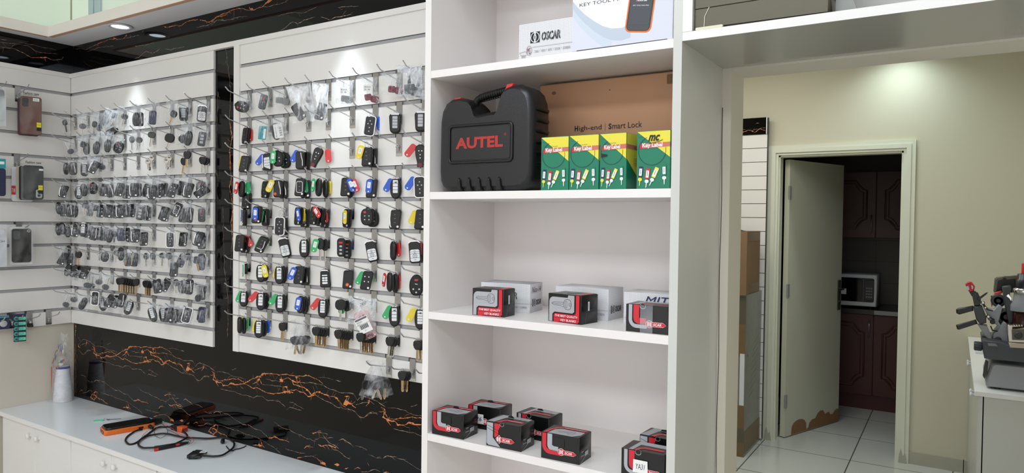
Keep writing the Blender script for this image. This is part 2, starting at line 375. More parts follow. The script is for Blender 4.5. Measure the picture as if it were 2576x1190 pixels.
def kcab(name, label, x0, x1, y0, y1, z0, z1, splits, hz, plinth=0):
    t = thing(name, label, 'cabinet', ((x0 + x1) / 2, y1, z0 if not plinth else 0), 0)
    ox, oy, oz = t.location; b = MB(); b.T = M.Translation((-ox, -oy, -oz)); b.box(x0, x1, y0 + .02, y1, z0, z1, 'cherry'); b.build('body', parent=t)
    if plinth: b = MB(); b.T = M.Translation((-ox, -oy, -oz)); b.box(x0, x1, y0 + .05, y1, 0, z0, 'cherry'); b.build('plinth', parent=t)
    for i in range(len(splits) - 1):
        a, c = splits[i] + .002, splits[i + 1] - .002
        b = MB(); b.T = M.Translation((-ox, -oy, -oz)); b.box(a, c, y0, y0 + .019, z0 + .003, z1 - .003, 'cherry', .004); cathedral(b, a + .07, c - .07, z0 + .08, z1 - .08, y0, 'cherry')
        d = b.build('door', parent=t)
        hx_ = c - .03 if i % 2 == 0 else a + .03
        if i < 2: hx_ = c - .03
        b = MB(); b.T = M.Translation((-ox, -oy, -oz)); b.tube([(hx_, y0, hz), (hx_, y0 - .025, hz), (hx_, y0 - .025, hz + .15), (hx_, y0, hz + .15)], .005, 'steel', 6); b.build('handle', parent=d)
kcab('wall_cabinet', 'dark cherry wall cabinet with scooped raised panels above the microwave', 2.105, 3.85, 5.1, 5.715, 1.51, 2.09, [2.105, 2.55, 2.995, 3.44, 3.85], 1.56)
kcab('base_cabinet', 'dark cherry base cabinet under the kitchen counter, beyond the open door', 2.105, 3.85, 5.12, 5.715, .13, .845, [2.105, 2.55, 2.995, 3.44, 3.85], .64, 1)
b = MB(); b.box(2.105, 3.895, 5.09, 5.715, .846, .885, 'darkgranite'); b.box(3.0, 3.9, 5.088, 5.091, .848, .884, 'greymarble')
b.build('worktop', label='dark stone kitchen worktop with a pale front edge, behind the door', cat='worktop')
t = thing('microwave_oven', 'white microwave oven on the dark kitchen worktop behind the door', 'microwave', (2.86, 5.3, .886))
b = MB(); b.box(-.29, .15, -.14, .2, .02, .3, 'cardwhite', .012)
for x in (-.24, .1):
    for y in (-.1, .15): b.lathe([(.012, 0), (.012, .02)], 'rubber', (x, y, 0), 'z', 8)
b.build('body', parent=t)
b = MB(); b.slab(rrect(.40, .21, .015, cx=-.07, cz=.165), -.146, -.139, 'screen_black', .002); b.box(.045, .048, -.148, -.144, .07, .26, 'buttongrey'); b.build('door', parent=t)
b = MB(); b.slab(rrect(.075, .17, .008, cx=.09, cz=.165), -.1485, -.1455, 'darkplastic', .001)
for i in range(3):
    for j in range(4): b.box(.066 + i * .018, .079 + i * .018, -.1492, -.148, .1 + j * .025, .113 + j * .025, 'buttongrey')
b.build('control_panel', parent=t)
b = MB(); b.box(-.16, -.09, -.1485, -.146, .12, .17, 'paper'); b.build('paper_label', parent=t, label='small white sticker')
b = MB(); b.lathe([(.035, 0), (.04, .02), (.04, .15), (.036, .17), (.03, .18)], 'red', (3.24, 5.3, .886), 'z'); b.lathe([(.037, .181), (.037, .19), (.008, .197), (.01, .215), (.004, .22)], 'red', (3.24, 5.3, .886), 'z'); b.build('canister', label='red canister on the kitchen worktop beside the door frame', cat='canister')

# ------------------------------------------------------------------ marble sheets with gold veins
def Z1(ox, oy, s, y): return lambda a, b_: (lambda p: (p.x, p.z))(onY(ox + a / s, oy + b_ / s, y))
z1 = Z1(180, 820, 4.25, .012); z2 = Z1(440, 880, 4.25, .012); z4 = Z1(530, 0, 4.6836, .012); c1 = Z1(0, 0, 2.975, .012)
def jag(pts, amp, seg=.012, seed=1):
    r = random.Random(seed); out = [pts[0]]
    for a, b_ in zip(pts, pts[1:]):
        L = hypot(b_[0] - a[0], b_[1] - a[1]); n = max(1, int(L / seg))
        for k in range(1, n + 1):
            t = k / n; j = amp if k < n else 0; out.append((a[0] + (b_[0] - a[0]) * t + r.uniform(-j, j), a[1] + (b_[1] - a[1]) * t + r.uniform(-j, j)))
    return out
def vein(b, pts, wd, m, y, seed, clip=None, sub=True):
    q = jag(jag(pts, .0026, .014, seed), .0008, .005, seed + 1); r = random.Random(seed + 5)
    if sub and len(q) > 8:      # short offshoots and swollen nodes
        for _ in range((3 if m == 'veinorange' else 1) * (1 + len(q) // 22)):
            i = r.randrange(1, len(q) - 2); a = r.uniform(-1, 1) + atan2(q[i + 1][1] - q[i][1], q[i + 1][0] - q[i][0]); L = r.uniform(.008, .030); p = [q[i]]
            for k in range(1, 4): a += r.uniform(-.7, .7); p.append((p[-1][0] + L / 3 * cos(a), p[-1][1] + L / 3 * sin(a)))
            vein(b, p, wd * .45, 'veintan' if r.random() < .5 else m, y - .00005, seed + i, clip, False)
        if m == 'veinorange':
            for _ in range(1 + len(q) // 26):
                c = q[r.randrange(len(q))]; k0 = wd * r.uniform(.7, 1.5); o = [(c[0] + k0 * (.4 + r.random()) * cos(t * pi / 3.5) * 1.5, c[1] + k0 * (.3 + .8 * r.random()) * sin(t * pi / 3.5)) for t in range(7)]
                if not clip or all(clip[0] < p[0] < clip[1] and clip[2] < p[1] < clip[3] for p in o): b.flat(o, m, y - .00008)
    if clip:
        runs = [[]]
        for p in q:
            if clip[0] < p[0] < clip[1] and clip[2] < p[1] < clip[3]: runs[-1].append(p)
            elif runs[-1]: runs.append([])
    else: runs = [q]
    for run in runs:
        n = len(run)
        if n > 1:
            ws = [max(.0004, wd * .66 * r.choice((.35, .5, .7, 1, 1.3, 1.9)) * (min(1, (i + .6) / 2, (n - i - .4) / 2))) for i in range(n)]
            b.ribbon(run, ws, m, y)
TO, TT = 'veinorange', 'veintan'
T1 = [(TT, .0018, [(150, 150), (200, 170), (230, 200)]), (TT, .0018, [(90, 210), (130, 190), (170, 175), (190, 200)]), (TT, .0018, [(100, 290), (130, 305), (165, 270), (200, 262)]),
 (TT, .0016, [(260, 218), (300, 215), (350, 228), (400, 258), (440, 262), (480, 280)]),
 (TO, .006, [(225, 215), (245, 235), (238, 290), (265, 310), (300, 315)]), (TO, .008, [(230, 218), (248, 250), (240, 275)]), (TO, .003, [(300, 315), (315, 340), (350, 340), (375, 322), (410, 330), (470, 320), (530, 350), (585, 357)]),
 (TO, .0022, [(240, 245), (260, 290), (300, 300), (345, 290), (375, 280), (430, 275), (470, 300), (470, 320)]), (TO, .006, [(360, 330), (375, 316), (400, 325)]),
 (TO, .004, [(470, 320), (500, 300), (540, 270), (590, 250), (625, 225)]), (TO, .01, [(605, 238), (630, 215), (640, 235)]), (TO, .007, [(560, 262), (585, 250), (605, 255)]),
 (TO, .004, [(540, 320), (570, 300), (592, 270), (610, 315)]), (TT, .002, [(610, 318), (660, 322), (710, 330), (770, 340)]), (TO, .004, [(770, 340), (795, 330), (805, 360)]),
 (TO, .0026, [(625, 220), (680, 218), (740, 232), (800, 220), (870, 235), (920, 235), (965, 228), (1000, 245), (1040, 265), (1070, 295)]),
 (TO, .0035, [(870, 235), (878, 290), (940, 295)]), (TT, .0022, [(940, 295), (1000, 290), (1070, 305), (1130, 345), (1200, 370), (1260, 370), (1300, 375)]),
 (TT, .002, [(640, 270), (690, 285), (745, 290)]), (TO, .005, [(745, 290), (775, 268), (810, 250)]), (TO, .004, [(810, 250), (835, 275), (850, 310), (880, 320), (930, 335), (960, 360)]), (TO, .006, [(835, 275), (870, 290), (890, 292)]),
 (TO, .004, [(960, 360), (985, 400), (1010, 380), (1045, 372)]), (TO, .008, [(1000, 385), (1030, 372), (1045, 375)]),
 (TO, .003, [(585, 357), (630, 385), (680, 400), (740, 395), (790, 385), (830, 360), (870, 355), (900, 375), (940, 390), (960, 415), (1010, 395)]), (TO, .005, [(760, 385), (800, 375), (830, 390)]),
 (TO, .004, [(795, 335), (810, 370), (850, 385)]), (TT, .0025, [(1010, 395), (1060, 430), (1110, 455), (1160, 490), (1230, 515), (1275, 520)]),
 (TO, .003, [(1045, 372), (1100, 395), (1150, 405), (1190, 440), (1215, 485), (1240, 500)]), (TO, .007, [(1150, 405), (1180, 425), (1190, 445)]), (TO, .009, [(1225, 480), (1240, 440), (1250, 410)]), (TO, .004, [(1230, 402), (1265, 400)]),
 (TO, .008, [(1240, 460), (1280, 465), (1300, 490), (1315, 500)]), (TT, .002, [(1260, 370), (1300, 380), (1325, 435), (1370, 395), (1435, 420), (1495, 455), (1535, 485)]), (TT, .0022, [(1255, 510), (1310, 535), (1345, 585), (1375, 585), (1405, 545), (1440, 530), (1475, 550)]),
 (TO, .005, [(1400, 435), (1415, 425), (1405, 460), (1390, 480)]), (TO, .003, [(1385, 575), (1405, 545)]),
 (TT, .0022, [(290, 372), (350, 385), (400, 390), (440, 412), (500, 425), (545, 445), (575, 425), (615, 425), (660, 465), (700, 460), (740, 465), (790, 515)]), (TT, .0018, [(800, 540), (825, 515), (870, 530), (910, 540)]), (TT, .0014, [(820, 470), (850, 475), (890, 505), (930, 530)]),
 (TT, .0025, [(380, 198), (415, 180)]), (TT, .0012, [(1040, 240), (1100, 240), (1150, 258)]), (TT, .0028, [(1165, 260), (1205, 272)])]
T2 = [(TT, .003, [(240, 600), (260, 578), (310, 580)]), (TT, .002, [(310, 590), (350, 600), (400, 640), (460, 685), (510, 690), (560, 725), (610, 740), (660, 800)]), (TO, .0035, [(660, 800), (710, 788), (750, 812), (820, 830)]),
 (TT, .0018, [(90, 520), (130, 530), (155, 550)]), (TT, .0016, [(160, 580), (200, 602), (230, 600)]),
 (TO, .0035, [(200, 770), (220, 730), (260, 700), (275, 712), (265, 760), (240, 792), (205, 760)]), (TO, .003, [(225, 735), (250, 740), (265, 760), (280, 770), (330, 790), (355, 815), (390, 832)]), (TO, .0035, [(85, 700), (105, 685), (120, 695)]), (TO, .005, [(155, 640), (165, 665)]),
 (TT, .002, [(120, 715), (165, 710), (200, 688), (225, 705)]), (TT, .0016, [(310, 710), (380, 735), (440, 750), (500, 780), (590, 810), (640, 840), (700, 880), (760, 940)]),
 (TO, .0025, [(600, 815), (615, 870), (635, 892)]), (TO, .004, [(545, 872), (590, 872), (630, 885)]), (TT, .0016, [(705, 655), (760, 700), (820, 715), (870, 750), (930, 780), (1020, 810)]),
 (TO, .004, [(1000, 742), (1030, 728), (1060, 735)]), (TT, .002, [(1060, 735), (1110, 748)]), (TT, .0022, [(1070, 750), (1110, 810), (1160, 840), (1190, 870)]), (TO, .007, [(1035, 838), (1062, 856)]), (TO, .0035, [(1060, 856), (1110, 840), (1170, 865)]),
 (TT, .0025, [(1190, 795), (1220, 780), (1275, 820), (1300, 850)]), (TO, .003, [(930, 882), (950, 858), (1000, 865)]), (TO, .006, [(880, 970), (915, 962)]), (TT, .0022, [(920, 960), (990, 945), (1030, 965)]), (TO, .006, [(1030, 965), (1060, 1000), (1100, 1035)]),
 (TO, .012, [(1158, 1012), (1195, 1014)]), (TT, .0016, [(790, 890), (850, 910), (940, 925)]), (TT, .0016, [(1010, 795), (1050, 775), (1100, 780), (1150, 775)]), (TT, .002, [(1110, 820), (1150, 880), (1200, 900), (1240, 940), (1275, 960)]), (TO, .004, [(1230, 1050), (1260, 1035)])]
ZB, ZT = .749, 1.108
b = MB(); b.box(0, 2.42, .0125, .02, ZB - .02, 1.17, 'marble')
for tile in range(-1, 3):
    for q, lst in enumerate((T1, T2)):
        for i, (m_, wd, pts) in enumerate(lst):
            P_ = [z1(*p) for p in pts]; P_ = [(x + tile * .9085, z - tile * .0045) for x, z in P_]
            vein(b, P_, wd, m_, .0121, 31 * i + q * 7, (.035, 2.418, ZB, ZT + .02))
b.box(0, .03, .0115, .0125, ZB - .02, ZT + .02, 'marble'); vein(b, [(.012, .76), (.016, .85), (.010, .95), (.017, 1.1)], .003, TO, .0112, 3); vein(b, [(.031, .76), (.031, .95), (.031, 1.1)], .0016, TT, .0112, 4)
b.build('trim_3', **ST)
b = MB(); b.box(1.105, 1.237, .0085, .0125, 1.1085, 2.2955, 'marble')
for wd, m_, px in ((.0022, TT, [(567, 115), (577, 195), (580, 240), (577, 300)]), (.004, TO, [(577, 300), (584, 345), (577, 380), (580, 430)]), (.0022, TT, [(580, 430), (586, 500), (584, 600), (580, 680)]), (.0035, TO, [(583, 440), (577, 470), (586, 530), (581, 560), (588, 620)]), (.0018, TT, [(548, 230), (545, 330), (541, 420), (548, 450)]), (.0018, TT, [(560, 520), (563, 640), (567, 700), (574, 760), (572, 850)])):
    vein(b, [(lambda p: (p.x, p.z))(onY(*p, .008)) for p in px], wd, m_, .0081, int(px[0][0]), (1.107, 1.235, 1.1, 2.29))
b.build('trim_4', **ST)
b = MB(); b.box(0, 2.42, .0125, .02, 2.2955, 2.43, 'marble')
UV = [(TT, .0016, c1, [(480, 385), (530, 370), (600, 365), (650, 370), (700, 345)]), (TO, .0022, c1, [(700, 345), (750, 320), (800, 300), (860, 290)]), (TO, .009, c1, [(845, 285), (870, 290), (880, 300)]), (TT, .002, c1, [(860, 300), (940, 285), (1040, 265)]), (TO, .006, c1, [(925, 290), (950, 262), (990, 240)]),
 (TT, .0018, c1, [(1060, 240), (1120, 205), (1200, 190)]), (TO, .0025, c1, [(1200, 190), (1250, 205), (1320, 190), (1360, 190), (1400, 160), (1480, 145)]), (TT, .002, c1, [(1470, 205), (1560, 185), (1620, 150), (1700, 150), (1785, 135)]), (TO, .003, c1, [(1500, 150), (1570, 165), (1620, 125), (1700, 95), (1785, 60)]),
 (TT, .0012, c1, [(1010, 345), (1080, 340), (1160, 320)]), (TT, .002, c1, [(1010, 440), (1050, 420), (1095, 385), (1140, 400), (1200, 360)]), (TT, .0018, c1, [(1235, 365), (1280, 375), (1320, 360), (1380, 350)]), (TT, .0012, c1, [(650, 385), (760, 350), (850, 345)]),
 (TO, .0025, z4, [(0, 260), (90, 195), (160, 185), (230, 130)]), (TT, .0016, z4, [(0, 300), (70, 240), (180, 240), (300, 210), (430, 195)]), (TO, .003, z4, [(270, 95), (350, 100), (440, 120), (520, 115), (600, 85)]), (TO, .011, z4, [(450, 80), (470, 110), (500, 105)]), (TO, .008, z4, [(400, 62), (440, 50)]), (TO, .008, z4, [(600, 85), (650, 40), (720, 0)]), (TT, .002, z4, [(600, 85), (700, 75), (800, 50), (910, 0)]),
 (TT, .0022, z4, [(790, 370), (860, 340), (960, 260), (1020, 280), (1100, 235), (1230, 200)]), (TT, .0028, z4, [(1300, 200), (1400, 235), (1480, 200), (1560, 190), (1660, 170)]), (TT, .0016, z4, [(1500, 90), (1600, 80), (1740, 70)]), (TT, .0012, z4, [(800, 190), (950, 150), (1100, 150), (1250, 80)])]
for i, (m_, wd, fn, pts) in enumerate(UV): vein(b, [fn(*p) for p in pts], wd, m_, .0121, 17 * i, (.01, 2.418, 2.297, 2.424))
b.build('trim_5', **ST)
# the same band along the left wall (mesh drawn facing +x)
def XW(b): b.T = M(((0, -1, 0, 0), (1, 0, 0, 0), (0, 0, 1, 0), (0, 0, 0, 1)))   # local x -> world y, local -y -> world +x
b = MB(); XW(b); b.box(-1.6, .012, .0, .018, 2.2955, 2.43, 'marble')
for i, (m_, wd, pts) in enumerate([(TT, .002, [(0, 290), (60, 300)]), (TT, .0016, [(0, 315), (100, 325), (200, 340), (260, 380), (350, 400), (430, 405)]), (TT, .003, [(0, 350), (120, 370), (230, 430)]), (TO, .003, [(230, 430), (310, 430), (350, 430)]), (TT, .002, [(350, 430), (400, 450), (460, 445), (475, 425)]), (TT, .0014, [(140, 315), (250, 335), (300, 350), (360, 360), (420, 375)])]):
    P_ = [(lambda p: (p.y, p.z))(onX(p[0] / 2.975, p[1] / 2.975, 0)) for p in pts]; vein(b, P_, wd, m_, -.0003, 90 + i, (-1.6, .01, 2.297, 2.424))
b.build('trim_6', **ST)
# soffit: underside boards, fascia, raw chipboard edge
b = MB(); b.box(0, 2.417, -.119, .019, 2.4302, 2.448, 'soffit'); b.box(-.017, .07, -1.6, -.119, 2.4302, 2.448, 'soffit')
b.box(.07, 2.417, -.137, -.119, 2.43, 2.476, 'fascia'); b.box(.07, .088, -1.6, -.137, 2.43, 2.476, 'fascia')
b.box(.0885, 2.417, -.1375, -.1185, 2.4288, 2.43, 'chipedge'); b.box(.0695, .0885, -1.6, -.1375, 2.4288, 2.43, 'chipedge')
b.build('trim_7', **ST)
# pale green panes over the soffit, with an aluminium post
b = MB(); b.box(0, .180, .006, .0195, 2.45, 2.9, 'glassgreen_glow'); b.box(.27, 2.417, .006, .0195, 2.45, 2.9, 'glassgreen_glow'); wn = b.build('window_1', **ST)
b = MB(); b.box(.180, .218, -.01, .0195, 2.45, 2.9, 'aluframe', .003); b.box(.221, .27, -.006, .0195, 2.45, 2.9, 'aluframe', .003); b.build('window_frame', parent=wn)
slabbox('window_2', -.0175, -.004, -1.6, 0, 2.45, 2.9, 'glassgreen_glow', **ST)

# ------------------------------------------------------------------ lamps
def downlight(x, y, label):
    t = thing('recessed_downlight', label, 'ceiling light', (x, y, 2.43), group='downlights in the soffit')
    b = MB(); b.lathe([(.046, -.0005), (.050, -.004), (.046, -.007), (.036, -.0065), (.033, -.003)], 'downring', n=28); b.build('trim_ring', parent=t)
    b = MB(); b.lathe([(.033, -.0035), (.02, -.0045), (.001, -.005)], 'lamp', n=28); b.build('diffuser', parent=t)
downlight(*DOWN[0], 'lit round white downlight in the soffit near the room corner'); downlight(*DOWN[1], 'lit round white downlight in the soffit near the tall shelf unit')
def fill_panel(x, y, z, sx, sy, label):  # unseen panels added to carry the fill lamps
    t = thing('fill_ceiling_panel', label, 'ceiling light', (x, y, z)); b = MB(); b.box(-sx / 2 - .02, sx / 2 + .02, -sy / 2 - .02, sy / 2 + .02, -.03, 0, 'cardwhite'); b.build('frame', parent=t)
    b = MB(); b.box(-sx / 2, sx / 2, -sy / 2, sy / 2, -.032, -.0301, 'lamp'); b.build('diffuser', parent=t)
fill_panel(1.7, -2.6, 2.9, 1.2, .6, 'long white ceiling panel added as fill over the left of the shop'); fill_panel(3.9, -2.6, 2.9, 1.2, .6, 'long white ceiling panel added as fill over the right of the shop')
fill_panel(3.0, -1.2, 2.9, .6, .6, 'square white ceiling panel added as fill in front of the tall shelves'); fill_panel(3.1, 1.7, 2.9, 1.0, .6, 'white ceiling panel added as fill in the middle of the back room')

# ------------------------------------------------------------------ tall shelf unit
F = -.297
bk = thing('shelf_unit', 'tall white laminate shelf unit between the key wall and the doorway', 'shelf unit', (2.76, 0, 0))
def bpart(name, *a, m='laminate_shelf'):
    b = MB(); b.T = M.Translation((-2.76, 0, 0)); b.box(*a, m, 0); return b.build(name, parent=bk)
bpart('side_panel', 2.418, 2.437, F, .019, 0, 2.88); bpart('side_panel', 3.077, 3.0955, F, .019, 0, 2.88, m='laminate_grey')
bpart('side_panel', 3.0957, 3.116, F, -.001, 2.0115, 2.88)
bpart('back_panel', 2.437, 3.077, .002, .0195, 0, 2.88)
SH = [.10, .43, .755, 1.0695, 1.3845, 1.692, 2.001, 2.31, 2.62]
for z in SH: bpart('shelf', 2.4372, 3.0768, F + .0005, .0018, z - .0185, z)
b = MB(); b.T = M.Translation((-2.76, 0, 0)); b.box(2.437, 3.077, F + .03, F + .045, 0, .08, 'laminate_shelf'); b.build('plinth', parent=bk)
b = MB(); b.box(3.0958, 4.9, F + .001, .0005, 1.9935, 2.011, 'laminate_under_shade'); b.box(3.0958, 4.9, F, F + .001, 1.9935, 2.011, 'laminate'); b.build('lintel_shelf', label='long white laminate board bridging the top of the doorway', cat='shelf')
slabbox('lintel_support', 4.9, 4.92, F, -.0005, 0, 2.011, 'laminate', label='white laminate upright at the far right end of the doorway board', cat='panel')

# ------------------------------------------------------------------ counter and its cupboards
CZ = .749
b = MB(); b.slab([(-.0175, CZ - .018), (2.4175, CZ - .018), (2.4175, CZ), (-.0175, CZ)], -.306, .0115, 'counter', 0); b.box(-.0175, 2.4175, -.3075, -.306, CZ - .018, CZ - .0005, 'laminate')
b.build('countertop', label='long glossy white countertop under the black marble splashback', cat='countertop')
lab = ['first', 'second', 'third', 'fourth']
for i in range(4):
    x0 = .006 + i * .601; x1 = x0 + .598; t = thing('base_cabinet', 'white laminate base cupboard under the counter, %s from the beige side wall' % lab[i], 'cabinet', ((x0 + x1) / 2, .0, 0), group='white cupboards under the counter')
    if x1 > 2.415: x1 = 2.412
    cx = (x0 + x1) / 2
    b = MB(); b.T = M.Translation((-cx, 0, 0)); b.box(x0, x1, -.272, .01, .06, CZ - .0185, 'laminate'); b.box(x0, x1, -.24, .01, 0, .06, 'slot_dark'); b.build('body', parent=t)
    for s in (0, 1):
        a = x0 + .001 + s * (x1 - x0) / 2; c = a + (x1 - x0) / 2 - .003
        b = MB(); b.T = M.Translation((-cx, 0, 0)); b.box(a, c, -.29, -.273, .065, CZ - .022, 'laminate', .001); d = b.build('door', parent=t)
        kx = c - .035 if s == 0 else a + .035
        b = MB(); b.T = M.Translation((-cx, 0, 0)); b.lathe([(.008, 0), (.006, -.004), (.0065, -.008), (.0115, -.011), (.0120, -.015), (.010, -.018), (.004, -.0192)], 'slat', (kx, -.29, .682), 'y', 16); b.build('knob', parent=d)

# ------------------------------------------------------------------ slatwall
GZ = [2.196 - .102 * k for k in range(11)]; PT, PB = 2.2945, 1.107
def slatpanel(name, label, x0, x1, inset0, inset1, mapx=None):
    t = thing(name, label, 'slatwall', ((x0 + x1) / 2 if not mapx else 0, 0 if not mapx else (x0 + x1) / 2, PB), group='white slatwall panels')
    ox = (x0 + x1) / 2
    def mk():
        b = MB()
        if mapx: b.T = M.Translation((0, -ox, -PB)) @ M(((0, -1, 0, 0), (1, 0, 0, 0), (0, 0, 1, 0), (0, 0, 0, 1)))
        else: b.T = M.Translation((-ox, 0, -PB))
        return b
    b = mk(); g = .0068; top = PT - .0195
    edges = [top] + [v for z in GZ for v in (z + g, z - g)] + [PB]
    xa, xb = x0 + inset0, x1 - inset1
    for i in range(0, len(edges), 2): b.box(xa, xb, 0, .0115, edges[i + 1], edges[i], 'slat')
    b.build('board', parent=t)
    for z in GZ:
        b = mk(); b.box(xa, xb, .0045, .0118, z - g, z + g, 'groove'); b.box(xa, xb, -.0006, .0045, z - g, z - g + .0014, 'groove'); b.box(xa, xb, .002, .0045, z + g - .0012, z + g, 'slot_dark'); b.build('groove_insert', parent=t)
    b = mk(); b.box(x0, x1, -.006, .0118, top, PT, 'slat')
    if inset0: b.box(x0, xa, -.006, .0118, PB, top, 'slat')
    b.build('edge_trim', parent=t)
slatpanel('slatwall', 'white slatwall panel behind the bagged keys, room corner to marble pillar', .0015, 1.104, 0, 0)
slatpanel('slatwall', 'white slatwall panel behind the tagged key fobs, beside the shelf unit', 1.2375, 2.417, .033, 0)
slatpanel('slatwall', 'white slatwall panel with phone cases on the side wall', -1.3, -.0005, 0, 0, mapx=True)
b = MB(); b.box(1.1045, 1.237, -.006, .0084, PT - .0195, PT, 'slat'); b.build('trim_8', **ST)

# ------------------------------------------------------------------ chrome hooks
def hook_meshes():
    a = MB(); a.box(-.012, .012, -.0025, -.0008, -.066, .004, 'steel'); a.box(-.009, .009, -.0008, .0044, -.002, .004, 'steel'); a.box(-.018, -.0125, -.0008, .0044, -.0062, .0062, 'slot_dark'); a.box(-.012, .012, -.0032, -.0025, -.066, -.058, 'chrome')
    w_ = MB(); w_.tube([(0, -.003, -.052), (0, -.006, -.045), (0, -.008, -.033), (0, -.012, -.0305), (0, -.03, -.0265), (0, -.088, -.0125), (0, -.0925, -.0105), (0, -.106, .0015)], .0021, 'chrome', 8)
    s = MB(); s.tube([(.004, -.004, -.036), (.004, -.012, -.038), (-.004, -.012, -.038), (-.004, -.004, -.036)], .0014, 'chrome', 6)
    return a.mesh('backplate'), w_.mesh('wire_arm'), s.mesh('clip')
HM = hook_meshes()
ORD = ['first', 'second', 'third', 'fourth', 'fifth', 'sixth', 'seventh', 'eighth', 'ninth', 'tenth']
def inst(name, label, cat, loc, rz, group, parts):
    t = thing(name, label, cat, loc, rz, group)
    for p in parts:
        o = bpy.data.objects.new(p[0], p[1]); put(o, t)
        if len(p) > 2: o.matrix_local = p[2]
    return t
def hook(x, k, label, group, rz=0, y=0):
    return inst('display_hook', label, 'hook', (x, y, GZ[k]), rz, group, [('backplate', HM[0]), ('wire_arm', HM[1]), ('clip', HM[2])])
def shaft(k, y): return GZ[k] - .0305 + (min(max(-y, .012), .092) - .012) * .018 / .076     # height of the wire at distance y from the wall
RX = [1.327, 1.446, 1.534, 1.65, 1.749, 1.863, 1.967, 2.070, 2.175]
LX = [.048, .162, .268, .368, .475, .580, .700, .831, .954, 1.075]
for k in range(1, 10):
    for i, x in enumerate(RX): hook(x, k, 'chrome hook with backplate, %s row, %s hook from the left on right slatwall' % (ORD[k - 1], ORD[i]), 'chrome hooks on the right slatwall')
    for i, x in enumerate(LX): hook(x, k, 'chrome hook with backplate, %s row, %s hook from room corner' % (ORD[k - 1], ORD[i]), 'chrome hooks on the left slatwall')
for i, (x, l) in enumerate(((2.035, 'holding the knotted bag of keys'), (2.135, 'holding three loose brass keys'), (2.235, 'empty and nearest the shelf unit'))):
    hook(x, 10, 'chrome hook in the lowest groove, ' + l, 'chrome hooks on the right slatwall')

# ------------------------------------------------------------------ key fobs: one set of part meshes per kind, hung from z = 0 downwards
KIND = {}
def shell(out, t, m='blackplastic', bev=.004):
    b = MB(); b.slab(out, -t / 2, t / 2, m, min(bev, t * .45)); return b
def defkind(k, name, desc, h, t, **parts): KIND[k] = (name, desc, h, t, [(n, m.mesh(n)) for n, m in parts.items()])
def dots(b, pts, r, m, y): 
    for x, z in pts: b.flat(oval(2 * r, 2 * r, 8, 2, x, z), m, y)
def loopbar(b, z=-.002, w_=.012, t=.004, m='chrome'):
    b.tube([(-w_ / 2, 0, z - .004), (-w_ / 2, 0, z + .002), (0, 0, z + .004), (w_ / 2, 0, z + .002), (w_ / 2, 0, z - .004)], .0012, m, 6)
def segpad(w_, z0, z1, n, m='padwhite', y=0, icon=True):
    b = MB(); b.slab(rrect(w_, z0 - z1, .002, cz=(z0 + z1) / 2), y - .0008, y, m)
    for i in range(1, n): z = z0 + (z1 - z0) * i / n; b.ribbon([(-w_ / 2, z), (w_ / 2, z)], .0012, 'ink', y - .0010)
    if icon: b.flat([(-.003, z0 - .0085), (.001, z0 - .0085), (.004, z0 - .011), (.004, z0 - .0035), (.001, z0 - .006), (-.003, z0 - .006)], 'ink', y - .0011)
    return b
# oval smart key with white button strip
def oval_kind(k, n, h=.068, w_=.037, m='padwhite', desc='oval black fob with white button strip'):
    s = shell(oval(w_, h, 24, 2.35, 0, -h / 2), .013, 'blackplastic', .005); tr = MB(); loopbar(tr, -.002, .016); tr.box(-.007, .007, -.0055, .0055, -.006, -.001, 'chrome')
    defkind(k, 'key_fob', desc, h, .013, shell=s, button_strip=segpad(.0160, -.008, -h + .019, n, m, -.0068), hanger=tr)
oval_kind('O', 4); oval_kind('P', 5, desc='oval black fob with five white buttons'); oval_kind('Q', 3, .062, .035, desc='small oval black fob with white strip')
# rounded hyundai / kia type
s = shell([(x * (1 + .12 * (z + .034) / .034), z) for x, z in rrect(.037, .064, .013, 6, cz=-.034)], .014, 'blackplastic', .005); fr = MB(); fr.slab(rrect(.026, .006, .002, cz=-.005), -.0075, .0075, 'padwhite')
defkind('K', 'key_fob', 'rounded black fob with silver keypad', .066, .014, shell=s, button_strip=segpad(.016, -.012, -.050, 4, 'padsilver', -.0073, False), top_cap=fr)
# large fob, silver lower keypad
s = shell(rrect(.036, .07, .009, cz=-.036), .014, 'blackplastic', .004); p = MB(); p.slab(rrect(.029, .037, .006, cz=-.047), -.0082, -.0072, 'padwhite')
for z in (-.0355, -.0415, -.054): p.ribbon([(-.0145, z), (.0145, z)], .0009, 'ink', -.0084)
p.ribbon(oval(.012, .012, 14, 2, 0, -.048), .0011, 'ink', -.0085, True); p.flat(oval(.0098, .0098, 12, 2, 0, -.048), 'padwhite', -.0086); p.ribbon([(-.002, -.048), (.002, -.048)], .002, 'ink', -.0088)
for z in (-.0325, -.0385, -.060): p.ribbon([(-.003, z), (.003, z)], .0016, 'buttongrey', -.0085)
c = MB(); c.slab([(-.018, -.010), (-.018, -.007), (-.012, -.001), (.012, -.001), (.018, -.007), (.018, -.010), (.015, -.008), (.010, -.0045), (-.010, -.0045), (-.015, -.008)][::-1], -.0085, .0078, 'chrome')
defkind('F', 'key_fob', 'large black fob with silver keypad', .072, .014, shell=s, keypad=p, chrome_cap=c)
